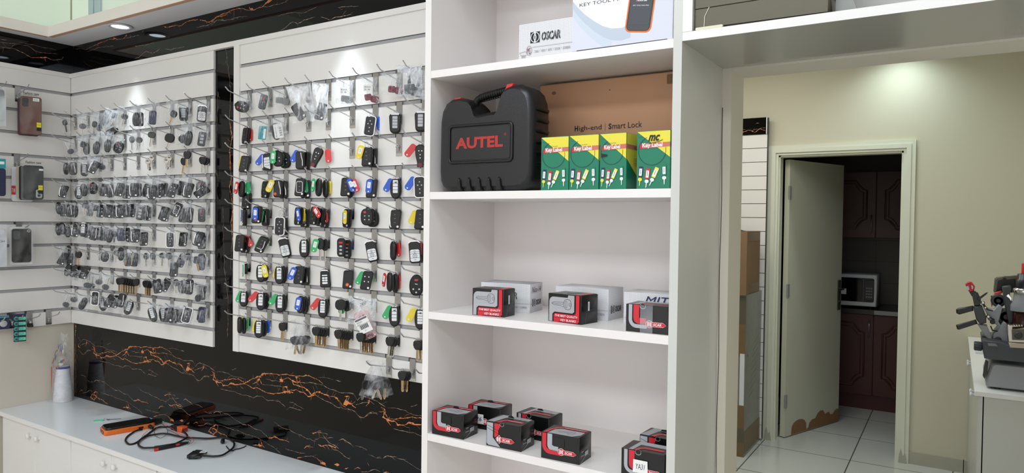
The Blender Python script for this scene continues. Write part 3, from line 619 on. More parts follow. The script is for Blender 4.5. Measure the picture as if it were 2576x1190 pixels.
# flip keys
def flip(k, desc, extra=None, h=.062, w_=.033, m='blackplastic', btn=3, bm='buttongrey'):
    s = shell([(x + .003 * sin((z + h / 2) / h * 3), z) for x, z in rrect(w_, h, .007, cz=-h / 2)], .016, m, .0035)
    bt = MB()
    for i in range(btn): bt.slab(rrect(.011, .007, .002, cz=-.016 - i * .0125), -.0088, -.0078, 'darkplastic'); bt.ribbon([(-.002, -.016 - i * .0125), (.002, -.016 - i * .0125)], .0018, bm, -.0090)
    pv = MB(); pv.lathe([(.0042, .001), (.0045, -.0008), (.003, -.0015)], 'chrome', (w_ / 2 - .008, -.0078, -h + .008), 'y', 12)
    if extra: extra(bt, s)
    defkind(k, 'flip_key', desc, h, .016, shell=s, buttons=bt, pivot_button=pv)
flip('f', 'black flip key with three buttons')
flip('c', 'black flip key with chrome edge', lambda b, s: b.ribbon([(-.0155, -.012), (-.0165, -.03), (-.015, -.05), (-.012, -.056)], .003, 'chrome', -.0089))
flip('j', 'black flip key with silver hook line', lambda b, s: b.ribbon([(.011, -.014), (.0115, -.04), (.007, -.047), (-.011, -.047)], .0022, 'padwhite', -.0089))
flip('r', 'black flip key with orange button', lambda b, s: (b.lathe([(.0062, .0004), (.006, -.0012), (.004, -.0016)], 'orange', (-.001, -.0078, -.048), 'y', 14), b.ribbon([(-.003, -.048), (.001, -.048)], .0012, 'paper', -.0096)), btn=0)
flip('4', 'black flip key with four white symbols', None, btn=0)
bt = KIND['4'][4]
b = MB(); dots(b, [(-.006, -.018), (.007, -.018), (-.006, -.034), (.007, -.034)], .0021, 'padwhite', -.0084); KIND['4'][4][1] = ('buttons', b.mesh('buttons'))
flip('o', 'black flip key with chrome-ringed buttons', lambda b, s: b.ribbon(rrect(.021, .038, .006, cz=-.030), .0016, 'chrome', -.0089, True))
def whitepad(b, s):
    b.slab([(-.010, -.016), (.010, -.014), (.012, -.050), (.002, -.055), (-.012, -.048)][::-1], -.0089, -.0079, 'padwhite')
    for z in (-.026, -.036, -.046): b.ribbon([(-.011, z), (.011, z + .002)], .001, 'ink', -.0091)
    b.ribbon([(-.015, -.006), (-.0165, -.03), (-.0155, -.052)], .0024, 'chrome', -.0088)
flip('w', 'black flip key with white slanted keypad', whitepad, btn=0)
def jeeppad(b, s): dots(b, [(-.004, -.02), (.005, -.02), (0, -.032), (0, -.042)], .002, 'padwhite', -.0086)
o = [(-.005, 0), (.005, 0), (.014, -.006), (.0165, -.014), (.015, -.034), (.010, -.056), (.0095, -.070), (-.0095, -.070), (-.010, -.056), (-.015, -.034), (-.0165, -.014), (-.014, -.006)]
s = shell(o[::-1], .013, 'blackplastic', .003); b = MB(); jeeppad(b, s); rb = MB(); rb.slab(rrect(.013, .012, .003, cz=-.0635), -.0080, -.0062, 'claret')
defkind('J', 'key_fob', 'tapering black fob with dark red panic button', .070, .013, shell=s, buttons=b, panic_button=rb)
s = shell(oval(.044, .056, 24, 2.6, 0, -.029), .013, 'rubber', .005); b = MB(); dots(b, [(-.007, -.026), (.007, -.026), (-.007, -.038), (.007, -.038)], .0052, 'darkplastic', -.0068); dots(b, [(-.007, -.026), (.007, -.026), (-.007, -.038), (.007, -.038)], .0018, 'padwhite', -.0070)
rb = MB(); rb.slab(rrect(.009, .007, .003, cx=-.007, cz=-.014), -.0074, -.0062, 'red'); hg = MB(); hg.slab(rrect(.012, .006, .002, cz=-.001), -.003, .003, 'rubber', .001)
defkind('t', 'key_fob', 'round black remote with small red button', .057, .013, shell=s, buttons=b, panic_button=rb, hanger=hg)
s = shell([(x * (1 + .14 * cos((z + .031) / .031 * pi)), z) for x, z in rrect(.030, .062, .010, 6, cz=-.032)], .012, 'rubber', .004); b = MB()
for i in range(3): b.slab(rrect(.009, .006, .002, cz=-.028 - .012 * i), -.0068, -.006, 'padsilver')
rb = MB(); rb.slab(rrect(.013, .006, .002, cz=-.016), -.0070, -.006, 'red')
defkind('l', 'key_fob', 'long black remote with red top button', .063, .012, shell=s, buttons=b, panic_button=rb)
o = [(x * (1 - .28 * max(0, (z + .035) / .033) ** 2), z) for x, z in oval(.044, .066, 26, 2.6, 0, -.034)]
s = shell(o, .013, 'rubber', .005); b = MB(); dots(b, [(-.009, -.046), (.009, -.046), (0, -.056)], .0046, 'darkplastic', -.0068); dots(b, [(-.009, -.046), (.009, -.046), (0, -.056)], .0024, 'padwhite', -.0070); b.ribbon([(-.004, -.030), (.004, -.031)], .002, 'padwhite', -.0070)
rb = MB(); rb.slab(rrect(.012, .006, .003, cz=-.018), -.0072, -.0062, 'red')
defkind('E', 'key_fob', 'egg-shaped black remote with red top button', .067, .013, shell=s, buttons=b, panic_button=rb)
s = shell([(x * (1 - .12 * (z + .033) / .033), z) for x, z in rrect(.034, .062, .008, cz=-.033)], .013, 'blackplastic', .004); b = MB()
b.slab(rrect(.018, .004, .001, cz=-.022), -.0072, -.0062, 'padwhite')
for z in (-.031, -.039, -.048):
    if z == -.048: b.slab(rrect(.018, .007, .002, cz=z), -.0072, -.0062, 'padwhite')
    else: b.slab(rrect(.0085, .0065, .0015, cx=-.0048, cz=z), -.0072, -.0062, 'padwhite'); b.slab(rrect(.0085, .0065, .0015, cx=.0048, cz=z), -.0072, -.0062, 'padwhite')
c = MB(); c.slab([(-.014, -.010), (-.010, -.003), (.010, -.003), (.014, -.010), (.010, -.0065), (-.010, -.0065)][::-1], -.0072, .0068, 'chrome')
defkind('H', 'key_fob', 'black fob with chrome collar and white buttons', .064, .013, shell=s, buttons=b, chrome_cap=c)
s = shell(rrect(.034, .064, .009, cz=-.034), .013, 'darkplastic', .004); c = MB(); c.ribbon(rrect(.0345, .0645, .0095, cz=-.034), .0028, 'chrome', -.0057, True); c.tube([(x, 0, z) for x, z in rrect(.0335, .0635, .009, cz=-.034)], .0024, 'chrome', 6, True)
b = MB(); dots(b, [(0, -.018), (-.006, -.028), (.006, -.028), (0, -.040), (0, -.052)], .0022, 'padsilver', -.0067)
defkind('L', 'key_fob', 'dark fob with silver frame and small symbols', .066, .013, shell=s, buttons=b, silver_frame=c)
s = shell(oval(.031, .062, 22, 2.4, 0, -.031), .014, 'blackplastic', .006); b = MB(); b.ribbon([(-.010, -.05), (0, -.056), (.010, -.05)], .0008, 'darkplastic', -.0072)
defkind('B', 'key_fob', 'plain black oval key shell', .062, .014, shell=s, seam=b)
s = shell(rrect(.032, .062, .008, cz=-.031), .015, 'blackplastic', .004); c = MB(); c.ribbon([(.004, -.004), (.006, -.018), (.010, -.032), (.0105, -.050)], .0022, 'chrome', -.0079)
rb = MB(); rb.lathe([(.0055, .0004), (.0052, -.0010), (.003, -.0014)], 'orange', (-.008, -.0074, -.049), 'y', 14)
defkind('R', 'key_fob', 'black fob with silver curve and orange button', .062, .015, shell=s, silver_line=c, orange_button=rb)
defkind('S', 'key_fob', 'black fob with silver curve', .062, .015, shell=shell(rrect(.032, .062, .008, cz=-.031), .015, 'blackplastic', .004), silver_line=c)
# ring, tags
rg = MB(); rg.tube([(.007 * cos(a), .0, .007 * sin(a) - .0065) for a in [2 * pi * i / 16 for i in range(16)]], .0007, 'chrome', 5, True); RING = rg.mesh('key_ring')
TAG = {}
for cl in ('green', 'blue', 'red', 'yellow'):
    b = MB(); b.slab(rrect(.021, .046, .0085, 6, cz=-.023), -.0015, .0015, cl + '_tag', .0008)
    b.slab(oval(.005, .005, 10, 2, 0, -.040), -.0018, -.0014, 'paper'); p = MB(); p.slab(rrect(.0110, .020, .0015, cz=-.019), -.0019, -.0012, 'paper'); p.ribbon([(-.0015, -.014), (.001, -.019), (-.001, -.023)], .0008, 'navyink', -.0021)
    TAG[cl[0]] = (b.mesh('key_tag'), p.mesh('paper_label'))
# transponder keys with blades
def bladekey(k, desc, head, bm, hl=.030, bl=.036, hm='rubber', t=.009):
    s = shell(head, t, hm, .002); s.slab(oval(.012, .004, 10, 2, 0, -.006), -t / 2 - .0004, -t / 2, 'darkplastic')
    b = MB(); z0, z1 = -hl + .003, -hl - bl
    b.slab([(-.004, z0), (-.004, z1 + .004), (-.001, z1), (.002, z1 + .002), (.0038, z1 + .007), (.0026, z1 + .011), (.0040, z1 + .015), (.0028, z1 + .019), (.0042, z1 + .024), (.004, z0)], -.0011, .0011, bm); b.ribbon([(-.001, z0 - .003), (-.001, z1 + .005)], .0013, 'slot_dark', -.0012)
    defkind(k, 'transponder_key', desc, hl + bl, t, head=s, blade=b)
hd = [(-.008, -.0005), (.008, -.0005), (.0135, -.006), (.014, -.016), (.011, -.024), (.006, -.030), (-.006, -.030), (-.011, -.024), (-.014, -.016), (-.0135, -.006)]
bladekey('b', 'black-headed key with brass blade', hd[::-1], 'brass_blade'); bladekey('n', 'black-headed key with silver blade', hd[::-1], 'nickel_blade')
bladekey('d', 'large round-headed black key', oval(.036, .036, 20, 2.4, 0, -.018), 'nickel_blade', .036, .034, t=.011)
bladekey('h', 'oval-headed black key with long silver blade', oval(.024, .040, 20, 2.2, 0, -.020), 'nickel_blade', .040, .040, t=.010)
bladekey('s', 'plain silver key', oval(.021, .018, 18, 2.3, 0, -.009), 'nickel_blade', .018, .026, 'nickel_blade', .0022)

def hangat(px, py, cols, zc_off=0):
    """column whose hook the pixel hangs on, and the point there"""
    best = None
    for i, x in enumerate(cols):
        p = onX(px, py, x); e = abs(p.y + .055)
        if best is None or e < best[0]: best = (e, i, p)
    return best[1], best[2]
ALL = []      # entries collected first so that every label can name the neighbours on the same hook
def fob(row, col, kind, px, py, tilt=0, tags='', yaw=30, drop=None):
    x = RX[col - 1] if row < 10 else {7: 2.035, 8: 2.135}[col]
    p = onX(px, py, x); y = min(-.014, max(-.1, p.y)); ALL.append(dict(side='R', row=row, col=col, kind=kind, x=x, y=y, zc=p.z, tilt=tilt, tags=tags, yaw=yaw))
COLN = {'g': 'green', 'b': 'blue', 'r': 'red', 'y': 'yellow'}
def place_fob(e):
    name, desc, h, t, parts = KIND[e['kind']]; zs = shaft(e['row'], e['y']); gap = max(.006, zs - (e['zc'] + h / 2))
    if gap > .05: gap = .05
    root = (e['x'], e['y'], zs); yaw = R(e['yaw']); tl = R(e['tilt'])
    lst = []; Mb = M.Translation((0, 0, -gap + .002)) @ M.Rotation(tl, 4, 'Y')
    for n, me in parts: lst.append((n, me, Mb))
    if gap > .026 and e['kind'] not in 'bnds':
        lst.append(('key_ring', RING, M.Translation((0, 0, .002)))); links = int((gap - .012) / .011) + 1
        for i in range(links): lst.append(('chain_link', RING, M.Translation((0, 0, -.011 - i * .011)) @ M.Rotation(pi / 2 * (i % 2 + 1), 4, 'Z') @ M.Scale(.85, 4)))
    else: lst.append(('key_ring', RING, M.Translation((0, 0, .003)) @ M.Rotation(pi / 2 * .6, 4, 'Z') @ M.Scale(max(1, (gap + .003) / .014), 4, (0, 0, 1))))
    tags = e['tags'].split(); ls = []
    tname = ' and '.join(dict.fromkeys(COLN[q[0]] for q in tags))
    lab = desc + (', ' + tname + ' tag' if tags else '')
    t_ = inst(name, lab, 'car key', root, yaw, 'key fobs on the right slatwall' if e['kind'] not in 'bndhs' else 'loose keys on the right slatwall', lst)
    for q in tags:      # colour letter, side offset in mm, tilt in degrees, front or back
        cl, dx, tt, fb = q.split(','); dx = float(dx) / 1000; fy = -.011 if fb == 'f' else .011
        o = put(bpy.data.objects.new('key_tag', TAG[cl][0]), t_); o.matrix_local = M.Translation((dx, fy, -.008)) @ M.Rotation(R(float(tt)), 4, 'Y')
        if fb == 'f': put(bpy.data.objects.new('paper_label', TAG[cl][1]), o)
    e['obj'] = t_; e['lab'] = lab
    return t_
# row, hook, kind, centre in the photo, tilt, tags
D = [
 (2,1,'c',620.6,341,6,'r,9,0,b'), (2,7,'L',934.8,318,8,'b,16,-14,b'), (2,8,'K',994.5,311.3,0,''), (2,9,'K',1059,307,0,''),
 (3,1,'f',617.5,414.6,5,'y,-12,14,b'), (3,2,'w',672,408.3,-4,'b,-16,38,b'), (3,3,'t',697,401,-8,'g,-8,4,f'), (3,3,'t',720,403.7,-10,'g,-4,0,f'),
 (3,4,'S',756,405,0,'b,-14,30,b'), (3,4,'f',774.6,406.8,0,''), (3,5,'J',805.7,397.5,22,'r,22,-4,b'), (3,7,'f',922.3,396,-4,'y,-12,16,f'), (3,7,'S',938,399,0,'r,4,0,b'), (3,9,'J',1057.6,394,0,'r,-18,38,b'),
 (4,1,'B',609.7,475,6,'r,-14,16,f g,16,-4,b'), (4,2,'c',669.7,478,3,'g,0,0,b'), (4,3,'R',700,476.7,0,'y,-16,24,f'), (4,3,'S',716.3,478,0,''), (4,4,'o',755.4,471.7,0,'g,10,-6,b'), (4,4,'c',771.7,473,-3,''),
 (4,5,'B',803.3,473,5,'g,-14,14,f'), (4,5,'B',821,474,-5,'y,8,0,b'), (4,6,'f',870,471.7,-2,'b,12,-22,f r,24,-22,f'), (4,6,'B',880,476,-2,''), (4,7,'f',935.6,475.5,0,'b,-4,6,f'), (4,8,'O',996,475.5,0,'b,-16,30,b'), (4,9,'L',1055.3,471.7,-3,'b,-18,34,b'),
 (5,1,'f',615.5,548.6,0,'b,-8,24,f'), (5,2,'r',647,541,0,'b,-1,2,f'), (5,2,'S',668.4,541,0,'g,-4,14,f'), (5,3,'L',705,570,2,''), (5,3,'S',717.5,571,-2,''), (5,4,'f',751.6,543.5,0,'b,8,-16,f y,10,0,b'), (5,4,'j',770.5,543.5,0,''),
 (5,5,'f',793,544.8,6,'r,6,-46,f'), (5,5,'f',808.3,546,4,'r,4,-10,b'), (5,5,'f',824.7,546,2,''), (5,6,'c',875,546,3,'y,2,4,f'), (5,7,'t',924.3,543.5,0,''), (5,7,'t',935.6,546,-3,''), (5,8,'c',994.8,553.6,0,'g,0,0,b'), (5,9,'f',1057.9,553.6,0,'y,-16,24,b'),
 (6,1,'f',604,609,0,'r,14,-34,b'), (6,1,'f',618,611.6,0,'g,0,0,b'), (6,2,'j',665.9,614,20,'g,-14,28,b'), (6,3,'F',711,616.6,-14,''), (6,4,'O',766,620.4,0,'y,12,-18,b'), (6,5,'h',805.8,618,0,'g,-10,14,f'), (6,5,'h',821,620,0,''),
 (6,6,'l',858.7,619,0,'g,0,0,b'), (6,6,'l',873.8,620.4,0,'b,0,0,b'), (6,7,'F',930.6,625.4,-12,''), (6,8,'B',989.8,629,0,'r,10,-10,b'), (6,9,'F',1041.5,631.7,-5,'r,12,0,b'), (6,9,'B',1061.6,631.7,0,''),
 (7,1,'h',619.7,676,0,'g,-6,10,f'), (7,2,'O',657,682,0,'y,14,-14,f'), (7,2,'B',666,684,0,''), (7,3,'O',703.7,683.4,0,'y,-6,20,b'), (7,3,'B',712,684,0,'r,0,0,b'), (7,4,'f',752.8,687,0,'b,-12,24,f'), (7,4,'S',773,684.7,0,''),
 (7,5,'H',818.4,691,-3,'r,10,-14,b'), (7,6,'r',875,693.5,-2,'g,0,0,b'), (7,7,'4',925.5,693.5,6,'g,-16,30,b'), (7,8,'B',981,697.3,0,'r,-12,20,f'), (7,8,'B',996,699.8,0,'r,0,0,b'), (7,9,'E',1047.8,701,0,''),
 (8,1,'Q',615,745.9,3,'g,-14,24,b'), (8,2,'O',658,750,2,'r,-18,44,b'), (8,2,'B',667,751,0,''), (8,3,'O',706.5,756.6,2,'g,-16,38,b'), (8,3,'B',713,757,0,''), (8,4,'B',757.6,759.3,3,'b,-3,10,f'), (8,4,'B',766,760,0,''), (8,5,'P',814,767.4,2,'r,-18,38,b'), (8,5,'B',825,768,0,''),
 (8,6,'d',857,770,0,'g,0,0,b'), (8,6,'d',872,773,0,''), (8,8,'O',993,787.6,0,'g,-14,30,b b,14,-14,b'), (8,9,'P',1058.8,795.6,0,'y,-20,30,b'),
 (9,1,'B',603,811.8,0,'y,-12,16,b'), (9,1,'B',613.8,811.8,0,'g,12,0,b'), (9,2,'P',652.8,819.8,2,'y,-12,14,b'), (9,2,'B',662,820,0,'b,10,0,b')]
for e in D: fob(*e, yaw={'B': -14}.get(e[2], 30) + rnd.uniform(-5, 5))
def yawset(row, col, n, v):
    i = 0
    for e in ALL:
        if e['row'] == row and e['col'] == col:
            if i == n: e['yaw'] = v
            i += 1
for a in ((5, 1, 0, -32), (5, 4, 0, -8), (5, 4, 1, 0), (5, 5, 0, -5), (5, 5, 1, -5), (5, 5, 2, -5), (5, 6, 0, -12), (6, 8, 0, -20), (7, 1, 0, -34), (4, 2, 0, 0), (7, 8, 0, -24), (7, 8, 1, -24), (9, 1, 0, -24), (9, 1, 1, -24), (2, 1, 0, -8), (4, 1, 0, 0), (3, 4, 1, 0), (5, 2, 1, 0), (6, 1, 1, 10), (6, 6, 1, 26), (4, 6, 1, 28), (5, 7, 1, 30), (7, 2, 1, 30), (7, 3, 1, 30), (8, 2, 1, 30), (8, 3, 1, 30), (8, 4, 0, 30), (8, 4, 1, 30), (8, 5, 1, 30), (9, 2, 1, 30)): yawset(*a)
# the second key on the long chain in the fifth row
fob(4, 1, 'f', 623.8, 507, -2, '', 20)
# bunches of loose keys: row, hook, count, kind, first and last centre
for row, col, n, kind, a, c in ((9, 3, 2, 'b', (711, 807), (717, 808)), (9, 5, 6, 'b', (795, 826), (826, 829)), (9, 6, 7, 'b', (851, 831), (882, 833)), (9, 7, 8, 'b', (906, 840), (938, 843)), (9, 8, 5, 'n', (982, 846), (1005, 848)), (9, 9, 2, 'b', (1051, 859), (1060, 860)), (10, 8, 3, 'b', (1012, 930), (1024, 931))):
    for i in range(n):
        t = i / (n - 1); fob(row, col, kind if (row, col, i) not in ((9, 7, 0), (9, 7, 1)) else 'n', a[0] + (c[0] - a[0]) * t, a[1] + (c[1] - a[1]) * t, rnd.uniform(-5, 5) if kind == 'b' else 6, '', 22 + rnd.uniform(-4, 4))
POSN = {1: [''], 2: ['outer ', 'inner '], 3: ['outermost ', 'middle ', 'innermost ']}
from collections import defaultdict
grp = defaultdict(list)
for e in ALL: place_fob(e); grp[(e['row'], e['col'])].append(e)
def short(L):
    for a, c in (('black ', ''), ('with ', 'w'), (' chrome-ringed', ''), ('tapering ', ''), ('small ', '')):
        if len(L.split()) > 16: L = L.replace(a, '' if a != 'with ' else a)
    return L
def nth_from_tip(n):
    if n in POSN: return POSN[n]
    return ['outermost '] + [ORD[i] + ' ' for i in range(1, n - 1)] + ['innermost ']
for (row, col), es in grp.items():
    es.sort(key=lambda e: e['y']); ps = nth_from_tip(len(es))
    for e, p_ in zip(es, ps):
        e['obj']['label'] = short('%s%s, %s row, %s hook, right slatwall' % (p_, e['lab'], ORD[row - 1], ORD[col - 1]))

# ------------------------------------------------------------------ small zip bags with a key inside
def bagmesh(seed, m='film', puff=.007, nx=6, nz=8):
    r = random.Random(seed); b = MB(); sheets = []
    for s in (-1, 1):
        vs = []
        for j in range(nz + 1):
            for i in range(nx + 1):
                u, v = i / nx, j / nz; ed = min(1, 7 * u * (1 - u)) * min(1, 9 * v * (1.01 - v) + .05)
                y = s * (.0050 + puff * .22 * r.random()) * ed * (.45 + .75 * min(1, v * 1.6)) + .0006 * sin(9 * u + seed + 5 * v)
                x = (u - .5) * (1 - .16 * sin(pi * (1 - v)) * (seed % 3) / 3) + .03 * sin(seed * 2.1 + v * 6) * (1 - v) + r.uniform(-.012, .012); vs.append((x, y, -v + r.uniform(-.008, .008) * (0 < j)))
        fs = [(j * (nx + 1) + i, j * (nx + 1) + i + 1, (j + 1) * (nx + 1) + i + 1, (j + 1) * (nx + 1) + i) for j in range(nz) for i in range(nx)]
        b.add(vs, fs if s < 0 else [f[::-1] for f in fs], m, True)
    return b.mesh('plastic_bag')
BAG = [bagmesh(i) for i in range(6)]; BAGT = [bagmesh(20 + i, 'filmthick', .012) for i in range(3)]
zs_ = MB(); zs_.box(-.5, .5, -.0008, .0008, -.009, -.0075, 'filmthick'); ZIP = zs_.mesh('zip_strip')
# bag contents beyond the fobs above
b = MB(); b.slab(rrect(.026, .022, .004, cz=-.011), -.004, .004, 'clearkey', .0015); dots(b, [(-.006, -.007), (.006, -.007), (-.006, -.015), (.006, -.015)], .003, 'buttongrey', -.0045); KIND['pad'] = ('x', 'grey button pad', .024, .009, [('button_pad', b.mesh('button_pad'))])
b = MB(); b.slab(rrect(.024, .022, .005, cz=-.011), -.004, .004, 'claret', .0015); dots(b, [(-.005, -.007), (.005, -.014)], .003, 'brownlens', -.0045); KIND['rpad'] = ('x', 'dark red button pad', .024, .009, [('button_pad', b.mesh('button_pad'))])
b = MB(); b.slab(rrect(.034, .030, .004, cz=-.017), -.006, .006, 'greyplastic', .002); b.slab([(-.006, .0), (.006, .0), (.004, .035), (-.002, .035)], -.001, .001, 'greyplastic'); KIND['box'] = ('x', 'dark square key head', .034, .012, [('key_head', b.mesh('key_head'))])
b = MB(); b.slab(rrect(.030, .052, .003, cz=-.026), -.002, .002, 'tealcard'); b.box(.004, .013, -.0026, -.002, -.048, -.01, 'paper'); KIND['card'] = ('x', 'teal card', .052, .005, [('card', b.mesh('card'))])
b = MB(); b.slab(rrect(.034, .054, .003, cz=-.027), -.001, .001, 'paper')
for i in range(12): b.box(.003, .013, -.0016, -.001, -.045 + i * .003, -.045 + i * .003 + .0006 + .0012 * (i % 3 == 0), 'ink')
b.text('315 2104', -.012, -.05, .004, .04, 'ink', -.0013)
KIND['lbl'] = ('x', 'white barcode label', .054, .003, [('barcode_label', b.mesh('barcode_label'))])
b = MB(); b.slab(rrect(.028, .062, .007, cz=-.031), -.007, .007, 'blackplastic', .003); b.slab([(-.012, -.012), (-.009, -.012), (-.007, -.055), (-.010, -.055)], -.0085, -.0071, 'brass_blade'); b.ribbon(rrect(.008, .006, .002, cx=-.006, cz=-.008), .0012, 'padwhite', -.0075, True)
KIND['fk'] = ('x', 'black flip key with folded brass blade', .062, .014, [('shell', b.mesh('shell'))])
b = MB(); b.slab(oval(.040, .044, 22, 2.1, 0, -.022), -.007, .007, 'blackplastic', .003); b.tube([(.019 * cos(a), -.006, -.022 + .021 * sin(a)) for a in [2 * pi * i / 22 for i in range(22)]], .0017, 'chrome', 6, True); KIND['cr'] = ('x', 'round black fob with chrome rim', .044, .014, [('shell', b.mesh('shell'))])
b = MB(); b.slab(oval(.038, .052, 20, 2.4, 0, -.026), -.006, .006, 'darkplastic', .003); b.ribbon(oval(.038, .052, 20, 2.4, 0, -.026), .0035, 'padwhite', -.0045, True); KIND['we'] = ('x', 'dark egg-shaped fob with white rim', .052, .012, [('shell', b.mesh('shell'))])
b = MB(); b.slab(rrect(.030, .060, .008, cz=-.03), -.006, .006, 'navy', .003); KIND['nv'] = ('x', 'navy blue key shell', .06, .012, [('shell', b.mesh('shell'))])
b = MB(); b.slab(rrect(.028, .058, .008, cz=-.03), -.006, .006, 'greyplastic', .003); b.slab(rrect(.009, .007, .002, cz=-.02), -.0068, -.006, 'red'); dots(b, [(0, -.032), (0, -.042)], .003, 'buttongrey', -.0068); KIND['rr'] = ('x', 'grey remote with red button', .058, .012, [('shell', b.mesh('shell'))])
b = MB(); b.slab(rrect(.030, .060, .007, cz=-.03), -.006, .006, 'greyplastic', .003)
for i in range(3): b.slab(rrect(.013, .010, .002, cz=-.016 - i * .014), -.0072, -.006, 'padsilver')
KIND['g3'] = ('x', 'grey remote with three silver buttons', .060, .012, [('shell', b.mesh('shell'))])
bladekey('v', 'round-headed grey key', oval(.030, .026, 18, 2.3, 0, -.013), 'nickel_blade', .026, .036, 'greyplastic', .008)
bladekey('u', 'oval-headed dark key', oval(.024, .030, 18, 2.3, 0, -.015), 'nickel_blade', .030, .034, 'darkplastic', .009)
bladekey('V', 'dark round-headed key with brass blade', oval(.030, .030, 18, 2.3, 0, -.015), 'brass_blade', .030, .034, 'darkplastic', .009)
DESC = {'B': 'black oval shell', 'f': 'black flip key', 'O': 'black oval fob with white strip', 'P': 'black oval fob with white buttons', 'Q': 'small black oval fob', 'c': 'black flip key with chrome edge', 't': 'round black remote', 'S': 'black fob with silver line', 'K': 'rounded fob with silver keypad', 'F': 'large fob with silver keypad', 'L': 'silver-framed dark fob', 'o': 'black fob with ringed buttons', 'v': 'grey round-headed key', 'u': 'dark oval-headed key', 'V': 'dark key with brass blade', '4': 'black fob with white dots', 'fk': 'black flip key with folded brass blade'}
BL = []
def bagged(side, row, col, x, y, zc, kind, tilt, bw, yaw, thick=False, flip_=False, extra=(), film_=None, note=''):
    KS = .93 if side == 'L' else .94
    name, desc, h, t, parts = KIND[kind]; h *= KS; desc = DESC.get(kind, desc); zs = shaft(row, y); top = zs + .010; bot = zc - h / 2 - .006
    H = max(.05, top - bot); k = rnd.randrange(6); T_ = inst('bagged_key', 'x', 'bagged key', (x, y, zs), R(yaw), 'bagged keys on the %s slatwall' % ('left' if side == 'L' else 'right'), [])
    me = (BAGT[k % 3] if thick else BAG[k]) if not film_ else film_
    o = put(bpy.data.objects.new('plastic_bag', me), T_); o.matrix_local = M.Translation((0, 0, .010)) @ M.Rotation(R(tilt * .25), 4, 'Y') @ M.Diagonal((bw, 1 if side == 'L' else 1.25, H, 1))
    o2 = put(bpy.data.objects.new('zip_strip', ZIP), o)
    Mb = M.Translation((0, 0, zc + h / 2 - zs)) @ M.Translation((0, 0, -h / 2)) @ M.Rotation(R(tilt + (180 if flip_ else 0)), 4, 'Y') @ M.Translation((0, 0, h / 2)) @ M.Diagonal((KS, KS * .6, KS, 1))
    for n, m_ in parts:
        o = put(bpy.data.objects.new(n, m_), T_); o.matrix_local = Mb
    for (kk, dx, dz, tt, dy) in extra:
        _, _, h2, _, pp = KIND[kk]
        for n, m_ in pp: o = put(bpy.data.objects.new(n, m_), T_); o.matrix_local = M.Translation((dx, dy, zc - zs + dz)) @ M.Rotation(R(tt), 4, 'Y') @ M.Translation((0, 0, h2 / 2))
    BL.append(dict(side=side, row=row, col=col, y=y, obj=T_, desc='clear bag with ' + desc, note=note)); return T_
# left slatwall, row by row: kind, centre in the photo, tilt
LROWS = {
 1: 'u,165,317,-12 v,208,327,0 u,237,322,6 u,249,331,4 B,265,301,8 u,284,299,18 v,311,303,12 B,281,331,60 B,342,300,4 S,351,300,0 nv,384,296,4 V,433,296,24 K,468,287,0 F,515,287,4',
 2: 'v!,173,373,-30 u,207,372,6 B,217,374,-8 B,243,372,6 B,271,367,4 t,299,371,20 u,334,361,0 v,348,362,10 cr,461,350,0 B,474,348,10 g3,517,351,8',
 3: 'B,167,424,0 S,184,424,0 K,213,426,4 c,237,421,26 v!,257,411,0',
 4: 'c,160,482,10 O,199,484,6 B,211,478,-6 t,234,474,0 f,263,478,4 S,277,480,-6 f,301,477,8 f,321,483,4 c,337,478,0 S,347,478,2 o,369,479,12 c,383,484,0 4,400,480,8 f,412,478,0 4,434,479,12 f,457,474,6 c,474,479,10 t,506,472,0 c,524,484,50',
 5: 'B,148,524,-6 f,162,529,0 S,176,530,6 B,188,532,4 v,214,527,4 B,229,529,4 u,238,532,14 4,254,531,4 f,273,531,6 f,289,533,4 c,303,532,0 S,313,530,0 f,334,530,2 g3,353,537,10 S,366,534,4 c,377,538,0 f,412,537,12 f,424,540,6 o,445,528,20 S,464,542,10 S,476,541,6 rr,521,541,0',
 6: 'B,147,577,-6 B,157,575,-8 B,171,582,0 c,191,580,8 O,209,578,4 f,223,583,10 S,237,588,14 O,249,587,4 S,262,590,6 B,275,594,4 u,288,598,4 nv,303,590,0 4,317,590,0 f,331,593,4 c,341,593,0 f,362,601,-4 L,429,603,0 o,461,602,0 c,500,601,14 B,514,607,18 S,526,608,0',
 7: 'B,170,633,14 f,158,651,20 f,176,653,0 we,264,646,4 u,293,645,6 B,304,639,0 fk,323,653,4 fk,338,653,4 u,368,654,0 u,384,654,0 v,409,653,4 u,425,654,0 f,438,678,0 f,457,655,20 u,471,656,8 V,496,664,-12 v,516,656,0 nv,527,661,6',
 8: 'B,171,680,16 B,186,682,20 f,199,684,20 f,213,686,18 v!,219,708,0 v!,232,710,8 v!,250,700,6 v!,269,713,20 f,396,720,-12 f,417,717,20 u,443,721,0 v,455,724,4 t,465,722,0 S,476,722,6 u!,498,740,0 c,518,735,8 S,527,735,0',
 9: 'v!,170,758,24 v!,189,745,18 B,209,764,24 L,240,750,4 P,258,765,-10 f,276,757,24 c,291,759,20 S,305,756,16 P,324,774,18 P,384,791,-16 P,411,792,-8 f,424,792,0 S,437,795,8 L,457,794,14 L,471,792,14 nv,514,789,10 nv,528,792,0'}
for row, line in LROWS.items():
    for q in line.split():
        kd, px, py, tl = q.split(','); fl = kd.endswith('!'); kd = kd.rstrip('!'); i, p = hangat(float(px), float(py), LX)
        y = min(-.030, max(-.100, p.y)); bagged('L', row, i + 1, LX[i], y, p.z, kd, float(tl), rnd.uniform(.044, .054), 42 + rnd.uniform(-12, 12), flip_=fl)
